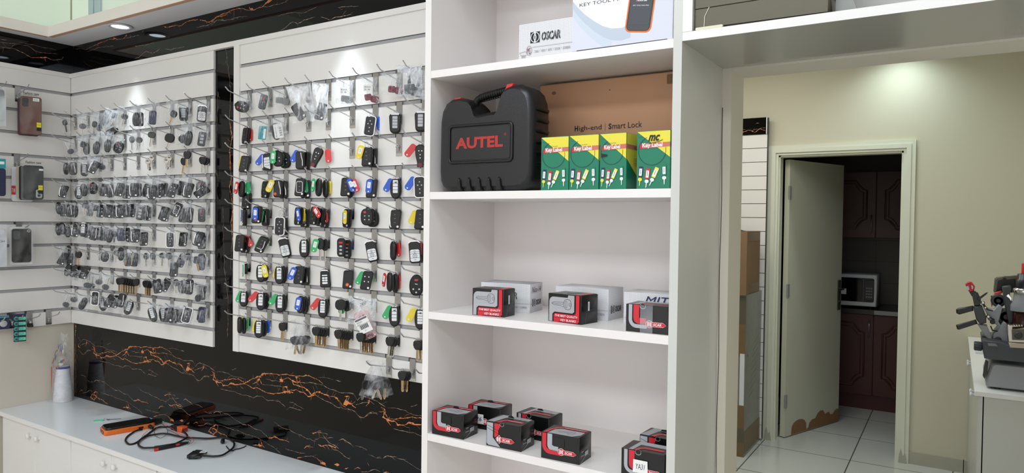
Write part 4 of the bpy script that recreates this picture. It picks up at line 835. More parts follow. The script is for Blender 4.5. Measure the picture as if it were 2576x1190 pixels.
# keys hanging bare on the left panel
LO = []
def bare(row, kind, px, py, tilt, yaw=40, zc=None):
    i, p = hangat(px, py, LX); y = min(-.014, max(-.1, p.y)); LO.append(dict(side='L', row=row, col=i + 1, kind=kind, x=LX[i], y=y, zc=p.z, tilt=tilt, tags='', yaw=yaw))
bare(2, 'v', 383, 352, 8); bare(2, 'd', 430, 360, 14)
for i in range(4): bare(3, 's', 371 + i * 3.6, 408, -6 + i * 4)
for i in range(4): bare(3, 's', 418 + i * 4, 408, -4 + i * 3)
bare(3, 'b', 465, 402, 8); bare(3, 'b', 472, 400, 4); bare(3, 'n', 511, 399, 4); bare(3, 'n', 524, 400, 0)
bare(7, 'b', 198, 632, 0)
for i in range(8): bare(8, 'b', 300 + i * 6.1, 703, 0, 24)
for i in range(3): bare(8, 'b', 367 + i * 5, 707, 0, 24)
for e in LO: place_fob(e); e['obj']['group'] = 'loose keys on the left slatwall'
g2 = defaultdict(list)
for e in LO: g2[(e['row'], e['col'])].append(e)
for (row, col), es in g2.items():
    es.sort(key=lambda e: e['y'])
    for e, p_ in zip(es, nth_from_tip(len(es))): e['obj']['label'] = short('%s%s, %s row, %s hook from room corner' % (p_, e['lab'], ORD[row - 1], ORD[col - 1]))

# right slatwall bags
def rbag(row, col, kind, px, py, tilt, bw, yaw=32, **k):
    x = RX[col - 1] if row < 10 else 2.035; p = onX(px, py, x); return bagged('R', row, col, x, min(-.016 - bw * .36, max(-.1, p.y)), p.z, kind, tilt, bw, yaw, **k)
WB = bagmesh(41, 'whitefilm', .006); WB2 = bagmesh(44, 'whitefilm', .010)
rbag(1, 1, 't', 624, 271, -74, .052); rbag(1, 2, 'rr', 673.5, 258, 12, .050); rbag(1, 3, 'pad', 703, 253, 4, .050, extra=[('pad', .022, -.004, 10, .003)])
rbag(1, 4, 'f', 776, 286, -38, .085, film_=WB, note='white ')
rbag(1, 5, 'f', 832, 285, 10, .058, film_=WB2, note='white '); rbag(1, 6, 'pad', 882, 252, 4, .060, thick=True, extra=[('pad', .014, -.002, -4, .006)]); rbag(1, 7, 'rpad', 930, 246, -10, .055, extra=[('rpad', .020, -.006, 14, .004)])
rbag(1, 8, 'rpad', 989, 226, 4, .062, extra=[('rpad', .022, -.004, 8, .004)]); rbag(1, 9, 'box', 1031, 224, -6, .078, thick=True); rbag(1, 9, 'box', 1060, 234, 12, .075, thick=True)
rbag(2, 2, 'card', 667, 335, 6, .056); rbag(2, 3, 'lbl', 717, 332, -10, .058, extra=[('B', -.012, 0, -8, .010)])
# small paper slips inside two of the top bags are part of their bags
for e in BL:
    if e['side'] == 'R' and e['row'] == 1 and e['col'] in (6, 7):
        b = MB(); b.slab(rrect(.026, .020, .001), -.0145, -.0141, 'paper'); b.text('30223', -.010, .001, .020, .005, 'ink', -.0147); b.text('01 46', -.009, -.007, .018, .005, 'ink', -.0147)
        o = b.build('paper_slip', parent=e['obj'], loc=(0, 0, -.028))
t = rbag(8, 7, 'rpad', 944, 800, 20, .095, thick=True)
# the pink pouch with a printed part label, hanging by its corner
t.name = 'bagged_key.500'; BL[-1]['desc'] = 'large clear pouch with pink foam and barcode label'
for o in list(t.children):
    if o.name.startswith('button_pad'): bpy.data.objects.remove(o)
b = MB(); b.slab(rrect(.050, .095, .012, cz=-.0475), -.005, .004, 'pinkfilm', .003); b.slab(rrect(.022, .05, .006, cz=-.04), -.0035, .0025, 'greyplastic', .002); o = b.build('foam_sleeve', parent=t); o.matrix_local = M.Translation((-.012, 0, -.036)) @ M.Rotation(R(-24), 4, 'Y')
b = MB(); b.slab(rrect(.044, .052, .001), -.0153, -.0149, 'paper'); b.box(-.02, .02, -.0156, -.0153, .018, .024, 'grey_case')
for i in range(16): b.box(-.014 + i * .0018, -.0134 + i * .0018 + .0005 * (i % 3), -.0156, -.0153, -.012, .002, 'ink')
b.text('NISSAN', -.018, .010, .018, .005, 'ink', -.0155); b.text('80541 01', -.018, .005, .014, .003, 'ink', -.0155); b.ribbon([(-.021, .0035), (.021, .0035)], .0008, 'ink', -.0155); b.text('015', -.004, -.020, .006, .003, 'ink', -.0155)
o = b.build('barcode_label', parent=t); o.matrix_local = M.Translation((.004, 0, -.078)) @ M.Rotation(R(-26), 4, 'Y')
b = MB(); b.text('2937', -.010, -.004, .024, .010, 'ink', -.0122, .3); o = b.build('handwriting', parent=t); o.matrix_local = M.Translation((0, 0, -.012)) @ M.Rotation(R(-20), 4, 'Y')
# knotted bags of many keys
def keysack(row, x, px, py, label, w_, H, seed, n):
    p = onX(px, py, x); y = min(-.03, max(-.1, p.y)); zs = shaft(row, y) if row < 10 else shaft(10, y)
    T_ = thing('bag_of_keys', label, 'bag', (x, y, zs), R(34), 'knotted bags of keys'); r = random.Random(seed); b = MB()
    for s in (0, 1):
        prof = [(0, .030), (.10, .036), (.18, .018), (.24, .022), (.42, .036), (.7, .046), (1, .050)]
        N = 18; vs = []
        for v, rad in prof:
            for i in range(N):
                a = 2 * pi * i / N; k = rad / .05 * w_ / 2 * (1 + .28 * sin(3 * a + s * 2 + seed) + .18 * sin(7 * a + s + v * 4)); vs.append((k * cos(a), k * .42 * sin(a) - .004 * (s - 1), .016 - v * H + .006 * sin(5 * a + s) * v))
        b.add(vs, [(j * N + i, j * N + (i + 1) % N, (j + 1) * N + (i + 1) % N, (j + 1) * N + i) for j in range(len(prof) - 1) for i in range(N)], 'bagclear', True)
    b.build('plastic_bag', parent=T_)
    for i in range(n):
        _, _, h2, _, pp = KIND['b' if i % 2 else 'n']; dx = (i - (n - 1) / 2) * w_ * .72 / max(1, n - 1)
        Mb = M.Translation((dx, r.uniform(-.006, .006), -H * .36 - r.uniform(0, .01))) @ M.Rotation(R(r.uniform(-25, 25)), 4, 'Y') @ M.Rotation(R(r.uniform(-30, 30)), 4, 'Z')
        for n_, m_ in pp: o = put(bpy.data.objects.new(n_, m_), T_); o.matrix_local = Mb
keysack(9, RX[3], 754, 833, 'crumpled clear bag of dark keys, bottom row, fourth hook of right slatwall', .072, .105, 2, 4)
keysack(10, 2.035, 947, 935, 'crumpled clear bag of dark keys hanging lowest, over the black marble', .080, .112, 5, 4)
# labels for the bags
g3 = defaultdict(list)
for e in BL: g3[(e['side'], e['row'], e['col'])].append(e)
for (sd, row, col), es in g3.items():
    es.sort(key=lambda e: e['y'])
    for e, p_ in zip(es, nth_from_tip(len(es))):
        e['obj']['label'] = short('%s%s%s, %s row, %s hook%s' % (p_, e['note'], e['desc'], ORD[row - 1], ORD[col - 1], ', left slatwall' if sd == 'L' else ', right slatwall'))

# ------------------------------------------------------------------ goods on the side wall
LG = 'hooks on the side wall'
def whook(yb, k, label): return hook(0, k, label, LG, rz=R(90), y=yb)
whook(-.224, 0, 'chrome hook holding the brown phone case on the side wall'); whook(-.229, 3, 'chrome hook holding the stacked dark phone cases on the side wall'); whook(-.222, 6, 'chrome hook holding the boxed black phone case on the side wall')
whook(-.250, 10, 'chrome hook holding the green battery strip on the side wall'); h1 = whook(-.180, 10, 'empty chrome hook on the side wall, next to the green battery strip'); whook(-.100, 10, 'empty chrome hook on the side wall, nearest the room corner'); whook(-.310, 0, 'chrome hook cut by the left picture edge, highest'); whook(-.318, 10, 'chrome hook holding the blue coin cell card')
def wallitem(name, label, cat, px, py, xx, w_, h, rz=78, group=None):
    p = onX(px, py, xx); return thing(name, label, cat, (p.x, p.y, p.z + h / 2), R(rz), group)
def phonecase(t, w_, h, m, cam_side=-1, cam='darkplastic', y0=-.006, name='case', cut=True, camz=-.006):
    b = MB(); b.slab(rrect(w_, h, .010, 6, cz=-h / 2), y0, y0 + .009, m, .003)
    if cut: b.slab(rrect(.024, .038, .007, cx=cam_side * (w_ / 2 - .018), cz=camz - .022), y0 - .0012, y0 + .001, cam, .0006); b.lathe([(.006, 0), (.005, -.001)], 'greyplastic', (cam_side * (w_ / 2 - .018), y0 - .0012, camz - .012), 'y', 12); b.lathe([(.006, 0), (.005, -.001)], 'greyplastic', (cam_side * (w_ / 2 - .018), y0 - .0012, camz - .030), 'y', 12)
    return b.build(name, parent=t)
def headcard(t, w_, h, z0, txt='Fashion case', ink='ink', y0=-.004, under=True):
    b = MB(); b.box(-w_ / 2, w_ / 2, y0, y0 + .0008, z0, z0 + h, 'clearshell'); b.text(txt, -w_ * .36, z0 + .006, w_ * .72, .011, ink, y0 - .0004, 0, .02)
    if under: b.ribbon([(-w_ * .38, z0 + .003), (w_ * .3, z0 + .003)], .0015, ink, y0 - .0004)
    b.build('header_card', parent=t)
def sleeve(t, w_, h, z0, y0=-.008, y1=.006):
    b = MB(); b.box(-w_ / 2, w_ / 2, y0, y0 + .0004, z0 - h, z0, 'clearshell'); b.box(-w_ / 2, w_ / 2, y1, y1 + .0004, z0 - h, z0, 'clearshell'); b.build('clear_sleeve', parent=t)
def sticker(t, x, z, y0, two=True):
    b = MB(); b.box(x, x + .017, y0, y0 + .0006, z, z + .022, 'cardyellow'); b.text('Fashion', x + .001, z + .010, .014, .004, 'ink', y0 - .0003); b.box(x, x + .017, y0, y0 + .0006, z - .016, z, 'ink'); b.build('yellow_sticker', parent=t, label='yellow sticker over a black one')
G2 = 'phone cases on the side wall'
t = wallitem('phone_case', 'brown phone case with faint leaf print, highest on the side wall', 'phone case', 78, 291, .055, .082, .170, 76, G2)
phonecase(t, .080, .170, 'brown_case'); headcard(t, .082, .022, .002); sleeve(t, .088, .176, .004)
b = MB(); b.box(.006, .030, -.0085, -.0078, -.020, -.006, 'paper'); b.text('A32', .010, -.016, .014, .006, 'grey_case', -.009); b.build('price_sticker', parent=t); sticker(t, .020, -.136, -.0088)
t = wallitem('phone_case', 'plum phone case hanging right behind the brown one', 'phone case', 71, 295, .035, .080, .168, 76, G2); phonecase(t, .080, .168, 'plum_case')
t = wallitem('phone_case', 'dark green phone case in front of a stack on the side wall', 'phone case', 84, 460, .075, .085, .155, 76, G2)
phonecase(t, .076, .152, 'green_case', 1, 'padsilver', camz=-.104); headcard(t, .080, .020, .002, under=False); sleeve(t, .084, .160, .006); sticker(t, .017, -.110, -.0088)
b = MB(); b.box(.020, .036, -.0088, -.0080, -.022, -.014, 'paper'); b.build('price_sticker', parent=t)
for i, (nm, m, dx) in enumerate((('grey phone case, second in the stack on the side wall', 'grey_case', 77), ('dark grey phone case, third in the stack on the side wall', 'darkplastic', 72.5), ('cream phone case, fourth in the stack on the side wall', 'cream_case', 66))):
    t = wallitem('phone_case', nm, 'phone case', dx, 461, .058 - i * .013, .07, .152, 76, G2); phonecase(t, .074, .152, m, cut=False)
t = wallitem('phone_case', 'white boxed phone case with red print, hindmost in the stack', 'phone case', 56, 463, .017, .07, .152, 76, G2); phonecase(t, .080, .155, 'cardwhite', cut=False)
b = MB(); b.box(-.041, -.026, -.0075, -.0068, -.125, -.085, 'red'); b.text('7/8', -.039, -.115, .011, .018, 'paper', -.0078); b.build('red_sticker', parent=t)
t = wallitem('phone_case', 'black phone case in a clear clamshell box on side wall', 'phone case', 54, 618, .06, .085, .168, 76, G2)
phonecase(t, .072, .150, 'blackplastic', -1, 'greyplastic', y0=-.005); [setattr(o, 'location', (0, 0, -.009)) for o in t.children]
b = MB(); b.slab(rrect(.086, .168, .009, 6, cz=-.084), .004, .008, 'cardwhite', .001); b.slab(rrect(.030, .016, .004, cz=.004), .003, .006, 'clearshell'); b.build('backing_card', parent=t); b = MB()
b.slab(rrect(.088, .170, .010, 6, cz=-.084), -.0085, -.0080, 'clearshell'); b.tube([(x, 0, z) for x, z in rrect(.086, .168, .009, 5, cz=-.084)], .003, 'clearshell', 6, True); b.build('clamshell', parent=t)
b = MB(); b.ribbon(oval(.011, .011, 14, 2, .026, -.018), .0012, 'paper', -.0072, True); b.text('U', .0235, -.0205, .005, .005, 'paper', -.0072); b.build('round_sticker', parent=t)
# cut by the frame edge
t = wallitem('phone_case', 'teal-carded dark phone case at the left picture edge', 'phone case', -12, 455, .06, .08, .17, 76, G2)
phonecase(t, .074, .120, 'navy', cut=False); [setattr(o, 'location', (0, 0, -.030)) for o in t.children]; b = MB(); b.box(-.037, .037, -.003, -.001, -.03, .012, 'tealcard'); b.slab(rrect(.02, .012, .001, cx=.022, cz=-.006), -.004, -.003, 'paper'); b.build('header_card', parent=t)
t = wallitem('phone_case', 'bagged pale phone case at the left picture edge', 'phone case', -14, 618, .06, .08, .15, 76, G2); phonecase(t, .074, .150, 'cardwhite', cut=False); b = MB(); b.slab(rrect(.085, .185, .006, 4, cz=-.075), -.012, -.0115, 'filmthick'); b.build('plastic_bag', parent=t); b = MB(); b.text('2A 4', .020, -.06, .014, .008, 'ink', -.0125); b.build('handwriting', parent=t)
t = wallitem('phone_case', 'bagged phone case, highest at the left picture edge', 'phone case', -14, 270, .06, .08, .16, 76, G2); phonecase(t, .070, .14, 'grey_case', cut=False); b = MB(); b.slab(rrect(.080, .17, .004, 4, cz=-.075), -.009, -.0085, 'filmthick'); b.build('plastic_bag', parent=t)
# batteries
t = wallitem('battery_card', 'dark blue card with five green coin batteries under the side-wall slats', 'batteries', 50, 824, .05, .036, .122, 72)
b = MB(); b.slab(rrect(.046, .124, .002, cz=-.062), -.001, .001, 'navy'); b.build('card', parent=t)
for i in range(5):
    z = -.020 - i * .023; b = MB(); b.lathe([(.0095, 0), (.0095, -.003), (.008, -.0038), (.001, -.004)], 'teal', (-.013, -.001, z), 'y', 18); b.lathe([(.005, -.0039), (.004, -.0046), (.001, -.0047)], 'greyplastic', (-.013, -.001, z), 'y', 14); b.build('coin_cell', parent=t)
    b = MB(); b.slab(rrect(.026, .013, .001, cx=.0085, cz=z), -.0016, -.001, 'mint'); b.text('BATTERY', -.001, z - .001, .018, .004, 'ink', -.0018); b.text('SR626', .0, z - .005, .012, .003, 'ink', -.0018); b.build('printed_label', parent=t)
t = wallitem('battery_card', 'blue coin cell card at the left picture edge', 'batteries', 6, 810, .05, .04, .052, 72)
b = MB(); b.slab(rrect(.050, .058, .003, cz=-.03), -.001, .001, 'navy'); b.box(-.024, .024, -.0013, -.001, -.008, -.003, 'tealcard'); b.build('card', parent=t); b = MB(); b.lathe([(.014, 0), (.014, -.003), (.012, -.004), (.001, -.0042)], 'padsilver', (.004, -.001, -.034), 'y', 22); b.build('coin_cell', parent=t)
b = MB(); b.slab([(-.008, -.030), (.008, -.030), (.011, -.048), (-.011, -.048)][::-1], -.004, .004, 'blackplastic', .001); b.slab(rrect(.006, .010, .001, cz=-.026), -.002, .002, 'chrome'); o = b.build('padlock_clip', loc=(.012, -.180, GZ[10] - .020), label='small black clip hanging from the empty side-wall hook', cat='clip'); o.rotation_euler = (0, 0, R(72))

# ------------------------------------------------------------------ cartons on the shelves
def frames(b, base, w_, d, h):
    """drawing frames of a carton: front (x,z), right side (depth,z), top (x,depth)"""
    return {'F': base, 'S': base @ M(((0, -1, 0, w_), (1, 0, 0, 0), (0, 0, 1, 0), (0, 0, 0, 1))), 'T': base @ M(((1, 0, 0, 0), (0, 0, 1, 0), (0, -1, 0, h), (0, 0, 0, 1))),
            'L': base @ M(((0, 1, 0, 0), (-1, 0, 0, d), (0, 0, 1, 0), (0, 0, 0, 1)))}
LY = .00022
def arcpts(cx, cz, r, a0, a1, n=8, rz=None): return [(cx + r * cos(R(a0 + (a1 - a0) * i / n)), cz + (rz or r) * sin(R(a0 + (a1 - a0) * i / n))) for i in range(n + 1)]
def emblem(b, x, z, s, dark, light, y):
    """square with a ring and a key-shaped slot, as on the cartons"""
    b.flat([(x, z), (x + s, z), (x + s, z + s), (x, z + s)], dark, y); c = (x + s / 2, z + s / 2)
    b.flat(oval(s * .96, s * .96, 22, 2, *c), light, y - LY * .5); b.flat(oval(s * .84, s * .84, 22, 2, *c), dark, y - LY); b.flat(oval(s * .30, s * .56, 16, 2, *c), light, y - LY * 1.5)
    b.flat([(c[0] - s * .07, z), (c[0] + s * .07, z), (c[0] + s * .07, z + s * .3), (c[0] - s * .07, z + s * .3)], light, y - LY * 1.5); b.flat([(c[0] - s * .05, z + s * .35), (c[0] + s * .05, z + s * .35), (c[0] + s * .05, z + s * .65), (c[0] - s * .05, z + s * .65)], dark, y - LY * 2)
    b.flat([(c[0] - s * .07, z + s * .72), (c[0] + s * .07, z + s * .72), (c[0] + s * .07, z + s), (c[0] - s * .07, z + s)], light, y - LY * 1.5)
def keylogo(b, x, z, s, y, diamond=False):
    """red key silhouette with the emblem in its bow and white letters on its shaft; s = bow size, total length 3.1 s"""
    q = s * .5
    if diamond: o = [(x + q * 2.3 * .5 - q * 1.15, z + q), (x + q * 1.15, z - q * .2), (x + q * 2.3, z + q), (x + q * 1.15, z + q * 2.2)]
    else: o = oval(s * 1.08, s * 1.08, 24, 2, x + q, z + q)
    b.flat(o, 'printwhite', y); cx = sum(p[0] for p in o) / len(o); cz = sum(p[1] for p in o) / len(o); b.flat([(cx + (p[0] - cx) * .91, cz + (p[1] - cz) * .91) for p in o], 'printred', y - LY * .6)
    x1 = x + s * .95; ar = [(x1, z + s * .2), (x1 + s * 1.5, z + s * .2), (x1 + s * 2.05, z + s * .48), (x1 + s * 1.5, z + s * .78), (x1, z + s * .78)]
    b.flat([(p[0], z + s * .49 + (p[1] - z - s * .49) * 1.14) for p in ar], 'printwhite', y - LY * .3); b.flat(ar, 'printred', y - LY * .8)
    emblem(b, x + s * .2, z + s * .2, s * .6, 'printwhite', 'printred', y - LY * 1.4); b.text('SCAR', x1 + s * .12, z + s * .3, s * 1.2, s * .36, 'printwhite', y - LY * 1.6, .15, .02)
def band(b, pts, wd, m, y): b.ribbon(pts, wd, m, y)
def Lband(x0, z0, x1, z1, r, wd):
    """from (x0,z0) straight to a rounded corner at (x0,z1) and on to (x1,z1)"""
    sz = 1 if z0 > z1 else -1; sx = 1 if x1 > x0 else -1
    c = (x0 + sx * r, z1 + sz * r); pts = [(x0, z0)]
    for i in range(7):
        a = i / 6 * pi / 2; pts.append((c[0] - sx * r * cos(a), c[1] - sz * r * sin(a)))
    return pts + [(x1, z1)]
def carton(name, label, x, y, z, ang, w_, d, h, body, draw, group=None, lids=True):
    T_ = thing(name, label, 'box', (x, y, z), R(ang), group); b = MB(); b.slab([(0, 0), (w_, 0), (w_, h), (0, h)], 0, d, body, .0008)
    if lids: b.T = M.Identity(4); b.box(.002, w_ - .002, .001, d - .001, h, h + .0007, body); b.box(.004, w_ - .004, -.0006, .001, h - .012, h + .0006, body)
    draw(b, frames(b, M.Identity(4), w_, d, h), w_, d, h); b.build('carton', parent=T_); return T_
def key_outline(b, x, z, L, m, y, h=.016):
    b.ribbon([(x, z), (x + L * .08, z + h * .22), (x + L * .6, z + h * .25)], .0006, m, y); b.ribbon([(x, z), (x + L * .08, z - h * .2), (x + L * .5, z - h * .25), (x + L * .54, z - h * .4), (x + L * .62, z - h * .3)], .0006, m, y); b.ribbon([(x + L * .03, z), (x + L * .6, z - .0004)], .0006, m, y)
    b.ribbon(oval(L * .38, h * 1.5, 16, 2.4, x + L * .8, z), .0008, m, y, True); b.ribbon(oval(L * .1, h * .5, 10, 2, x + L * .92, z), .0006, m, y, True); b.ribbon(rrect(L * .08, h * .9, .001, cx=x + L * .73, cz=z), .0006, m, y, True)
def g_quality(b, Fm, w_, d, h):     # silver key panel, red corner band with two lines of words
    b.T = Fm['F']; y = -.0009
    b.slab([(.003, .001)] + arcpts(.016, h - .019, .012, 180, 90) + [(w_ * .60, h - .007), (w_ * .62, h - .001), (w_ * .80, h - .001), (w_ * .80, h * .42), (w_ * .74, h * .36), (w_ * .20, h * .36), (w_ * .14, h * .28), (w_ * .14, .001)][::1], y - LY, y, 'printsilver')
    b.flat([(w_ * .18, .001), (w_ * .18, h * .26), (w_ * .22, h * .31), (w_ * .80, h * .31), (w_ * .85, h * .38), (w_ * .85, h), (w_ * .95, h), (w_ * .95, h * .10), (w_ * .90, h * .03), (w_ * .34, h * .03), (w_ * .32, 0)][::-1], 'printred', y - LY)
    b.ribbon([(w_ * .18, h * .165), (w_ * .95, h * .165)], .0007, 'printblack', y - LY * 2)
    b.text('THE BEST QUALITY', w_ * .22, h * .19, w_ * .68, h * .085, 'printwhite', y - LY * 2, 0, .01); b.text('KEY BLANKS', w_ * .40, h * .055, w_ * .45, h * .08, 'printwhite', y - LY * 2, 0, .01)
    key_outline(b, w_ * .12, h * .66, w_ * .60, 'greyplastic', y - LY * 3)
    b.T = Fm['S']; b.slab(rrect(.006, h * .32, .001, cx=d * .42, cz=h * .62), -.0014, -.0011, 'printwhite'); b.ribbon([(d * .42, h * .5), (d * .42, h * .72)], .0012, 'buttongrey', -.0016)
    b.ribbon([(d * .22, h * .02), (d * .30, h * .45), (d * .8, h * .5)], .0006, 'buttongrey', -.0012); b.ribbon([(d * .98, h * .98), (d * .7, h * .56)], .0006, 'buttongrey', -.0012)
    b.T = Fm['T']; b.flat([(w_ * .8, .001), (w_ * .95, .001), (w_ * .93, d * .99), (w_ * .78, d * .99)], 'printred', -.0011); b.flat([(w_ * .35, d * .4), (w_ * .6, d * .35), (w_ * .6, d * .95), (w_ * .35, d * .95)], 'printblack', -.0011); b.T = M.Identity(4)
def topart(b, Fm, w_, d, h, flip_=False):
    b.T = Fm['T']; y = -.0011
    b.flat([(w_ * .16, .001), (w_ * .80, .001), (w_ * .94, d * .30), (w_ * .94, d * .66), (w_ * .32, d * .66), (w_ * .2, d * .5)], 'printsilver', y)
    band(b, [(w_ * .09, .001), (w_ * .12, d * .45), (w_ * .2, d * .70), (w_ * .34, d * .80), (w_ * .94, d * .80)], .0085, 'printred', y - LY); key_outline(b, w_ * .32, d * .36, w_ * .45, 'buttongrey', y - LY)
    b.text('THE BEST QUALITY KEY BLANKS', w_ * .36, d * .78, w_ * .5, .0035, 'printwhite', y - LY * 2, 0, .01); b.T = M.Identity(4)
def sideart(b, Fm, w_, d, h, dark=True):
    b.T = Fm['S']; b.text('Item:', d * .16, h * .42, d * .16, .003, 'printwhite', -.0011); b.text('Quantity:', d * .12, h * .26, d * .26, .003, 'printwhite', -.0011)
    b.slab(rrect(d * .28, h * .16, .0006, cx=d * .56, cz=h * .30), -.0014, -.0011, 'padsilver'); b.ribbon([(0.001, 0.001), (d * .5, h * .22), (d * .62, h * .3)], .0009, 'padsilver', -.0016); b.ribbon([(d * .98, h * .05), (d * .60, h * .24)], .0006, 'buttongrey', -.0012)
    b.text('KEY', d * .72, h * .62, d * .16, .004, 'buttongrey', -.0011); b.T = M.Identity(4)
def g_lband(b, Fm, w_, d, h):       # red outer and silver inner corner bands, red key with the name
    b.T = Fm['F']; y = -.0009
    band(b, Lband(w_ * .09, h, w_ * .50, h * .30, .014, 0), .0105, 'printred', y - LY); band(b, Lband(w_ * .235, h, w_ * .46, h * .46, .006, 0), .0125, 'printsilver', y - LY)
    b.flat([(w_ * .33, h * .54), (w_ * .62, h * .54), (w_ * .62, h * .90), (w_ * .33, h * .90)], 'printblack', y - LY * 1.3); keylogo(b, w_ * .46, h * .24, h * .26, y - LY * 2); topart(b, Fm, w_, d, h); sideart(b, Fm, w_, d, h)
def g_diag(b, Fm, w_, d, h):        # silver left field cut by slanting lines, diamond-headed red key
    b.T = Fm['F']; y = -.0009
    b.flat([(.002, h * .12), (.006, .003), (w_ * .42, .002), (w_ * .20, h * .38), (w_ * .20, h * .97), (.002, h * .97)], 'printsilver', y - LY); b.flat([(w_ * .24, h * .97), (w_ * .44, h * .97), (w_ * .36, h * .72), (w_ * .36, h * .52), (w_ * .26, h * .40), (w_ * .24, h * .44)][::-1], 'printred', y - LY)
    for k in (0, 1): b.ribbon([(.003, h * (.86 - .12 * k)), (w_ * .36, h * (.68 - .12 * k))], .0009, 'printblack', y - LY * 2)
    b.flat(oval(.012, .010, 14, 2, w_ * .46, h * .96), 'padsilver', y - LY * 2); b.flat(oval(.0105, .0085, 14, 2, w_ * .46, h * .965), 'printblack', y - LY * 2.4); keylogo(b, w_ * .28, h * .20, h * .30, y - LY * 3, True)
    b.T = Fm['T']; y = -.0011; b.flat([(w_ * .02, .001), (w_ * .22, .001), (w_ * .3, d * .7), (w_ * .94, d * .7), (w_ * .94, d * .98), (w_ * .1, d * .98)], 'printsilver', y); band(b, [(w_ * .32, .001), (w_ * .36, d * .25), (w_ * .46, d * .40), (w_ * .9, d * .40)], .011, 'printred', y - LY); b.text('THE BEST QUALITY KEY', w_ * .48, d * .37, w_ * .38, .0045, 'printwhite', y - LY * 2, 0, .01); key_outline(b, w_ * .45, d * .84, w_ * .4, 'buttongrey', y - LY * 2); b.T = M.Identity(4); sideart(b, Fm, w_, d, h)
def g_lband2(b, Fm, w_, d, h):      # silver outer, red inner band
    b.T = Fm['F']; y = -.0009
    band(b, Lband(w_ * .11, h, w_ * .5, h * .22, .014, 0), .008, 'printsilver', y - LY); band(b, Lband(w_ * .25, h, w_ * .48, h * .42, .006, 0), .013, 'printred', y - LY); b.flat(oval(.014, .012, 14, 2, w_ * .40, h * .96), 'padsilver', y - LY * 2); b.flat(oval(.0125, .0105, 14, 2, w_ * .40, h * .97), 'printblack', y - LY * 2.4)
    keylogo(b, w_ * .48, h * .20, h * .26, y - LY * 3); b.T = Fm['T']; y = -.0011; b.flat([(w_ * .16, .001), (w_ * .26, .001), (w_ * .3, d * .62), (w_ * .94, d * .62), (w_ * .94, d * .95), (w_ * .2, d * .95)], 'printsilver', y); band(b, [(w_ * .32, .001), (w_ * .36, d * .22), (w_ * .46, d * .36), (w_ * .9, d * .36)], .010, 'printred', y - LY); b.T = M.Identity(4); sideart(b, Fm, w_, d, h)
def g_white(b, Fm, w_, d, h, hand=None, top=None):
    b.T = Fm['F']; y = -.0009; b.ribbon([(w_ * .26, h * .32), (w_, h * .32)], .0006, 'buttongrey', y - LY); emblem(b, w_ * .22, h * .44, h * .30, 'ink', 'printwhite', y - LY); b.text('OSCAR', w_ * .22 + h * .36, h * .47, w_ * .34, h * .24, 'ink', y - LY * 2, .12, .03)
    x0 = w_ * .22 + h * .36
    for i in range(5): b.ribbon([(x0 + w_ * .34 * (i + .42) / 5 + .0006, h * .46), (x0 + w_ * .34 * (i + .5) / 5 + .0012, h * .72)], .0009, 'cardwhite', y - LY * 3)
    b.text('CARS  *  KEYS  *  KEYS  *  DOOR  *  SCREENS', w_ * .30, h * .16, w_ * .64, h * .07, 'buttongrey', y - LY * 2)
    b.ribbon([(w_ * .02, h * .20), (w_ * .14, h * .23), (w_ * .15, h * .12), (w_ * .05, h * .13)], .0007, 'claret', y - LY * 2, True); b.ribbon(oval(w_ * .10, h * .26, 14, 2, w_ * .20, h * .24), .0007, 'claret', y - LY * 2, True); b.text('MS', w_ * .165, h * .14, w_ * .06, h * .18, 'claret', y - LY * 2); b.text('EASY', w_ * .06, h * .075, w_ * .08, h * .035, 'ink', y - LY * 2); b.text('CITY', w_ * .06, h * .025, w_ * .08, h * .035, 'ink', y - LY * 2)
    b.T = Fm['S']; y = -.0009; b.ribbon([(0, h * .32), (d, h * .32)], .0005, 'buttongrey', y - LY); emblem(b, d * .16, h * .22, d * .22, 'ink', 'printwhite', y - LY); b.text('OSCAR', d * .42, h * .24, d * .44, h * .19, 'ink', y - LY * 2, .12, .03)
    if hand: b.text(hand, d * .12, h * .70, d * .72, h * .20, 'ink', y - LY * 2, .3)
    b.T = M.Identity(4)
GB = 'black and red key blank boxes'
def sticker_on(t, x, z, w_, h, txt, y=-.003, m='paper', name='paper_label'):
    b = MB(); b.slab([(x, z), (x + w_, z + .001), (x + w_ - .001, z + h), (x + .001, z + h)], y, y + .0004, m); b.text(txt, x + w_ * .2, z + h * .3, w_ * .6, h * .42, 'navyink', y - .0003, .2); return b.build(name, parent=t)
z3, z4_ = 1.3846, 1.0696
carton('key_blank_box', 'black and red box with a silver key panel, left on the middle shelf', 2.561, -.277, z3, 3, .091, .055, .067, 'printblack', g_quality, GB)
carton('key_blank_box', 'black and red box with a silver key panel, centre of the middle shelf', 2.765, -.253, z3, -9, .096, .066, .066, 'printblack', g_quality, GB)
t = carton('key_blank_box', 'black box wrapped in clear tape, silver and red bands, right of middle shelf', 2.977, -.286, z3, 0, .097, .067, .059, 'printblack', g_lband2, GB)
b = MB(); b.box(.034, .062, -.0032, -.0028, .0, .059, 'film'); b.box(.034, .062, -.003, .03, .0598, .0602, 'film'); b.build('clear_tape', parent=t)
GW = 'white grid-printed boxes on the middle shelf'
def W(hand): return lambda b, Fm, w_, d, h: g_white(b, Fm, w_, d, h, hand)
carton('white_box', 'white grid-printed box with pen writing, behind the left black and red box', 2.5235, -.186, z3, 7.5, .141, .083, .0740, 'gridcard', W('Niss-14'), GW, False)
carton('white_box', 'white grid-printed box behind the centre black and red box', 2.738, -.168, z3, -1.5, .145, .083, .0755, 'gridcard', W(None), GW, False)
t = carton('white_box', 'white grid-printed box marked MIT in pen, behind the taped black box', 2.9285, -.186, z3, 0, .146, .083, .0745, 'gridcard', W(None), GW, False)
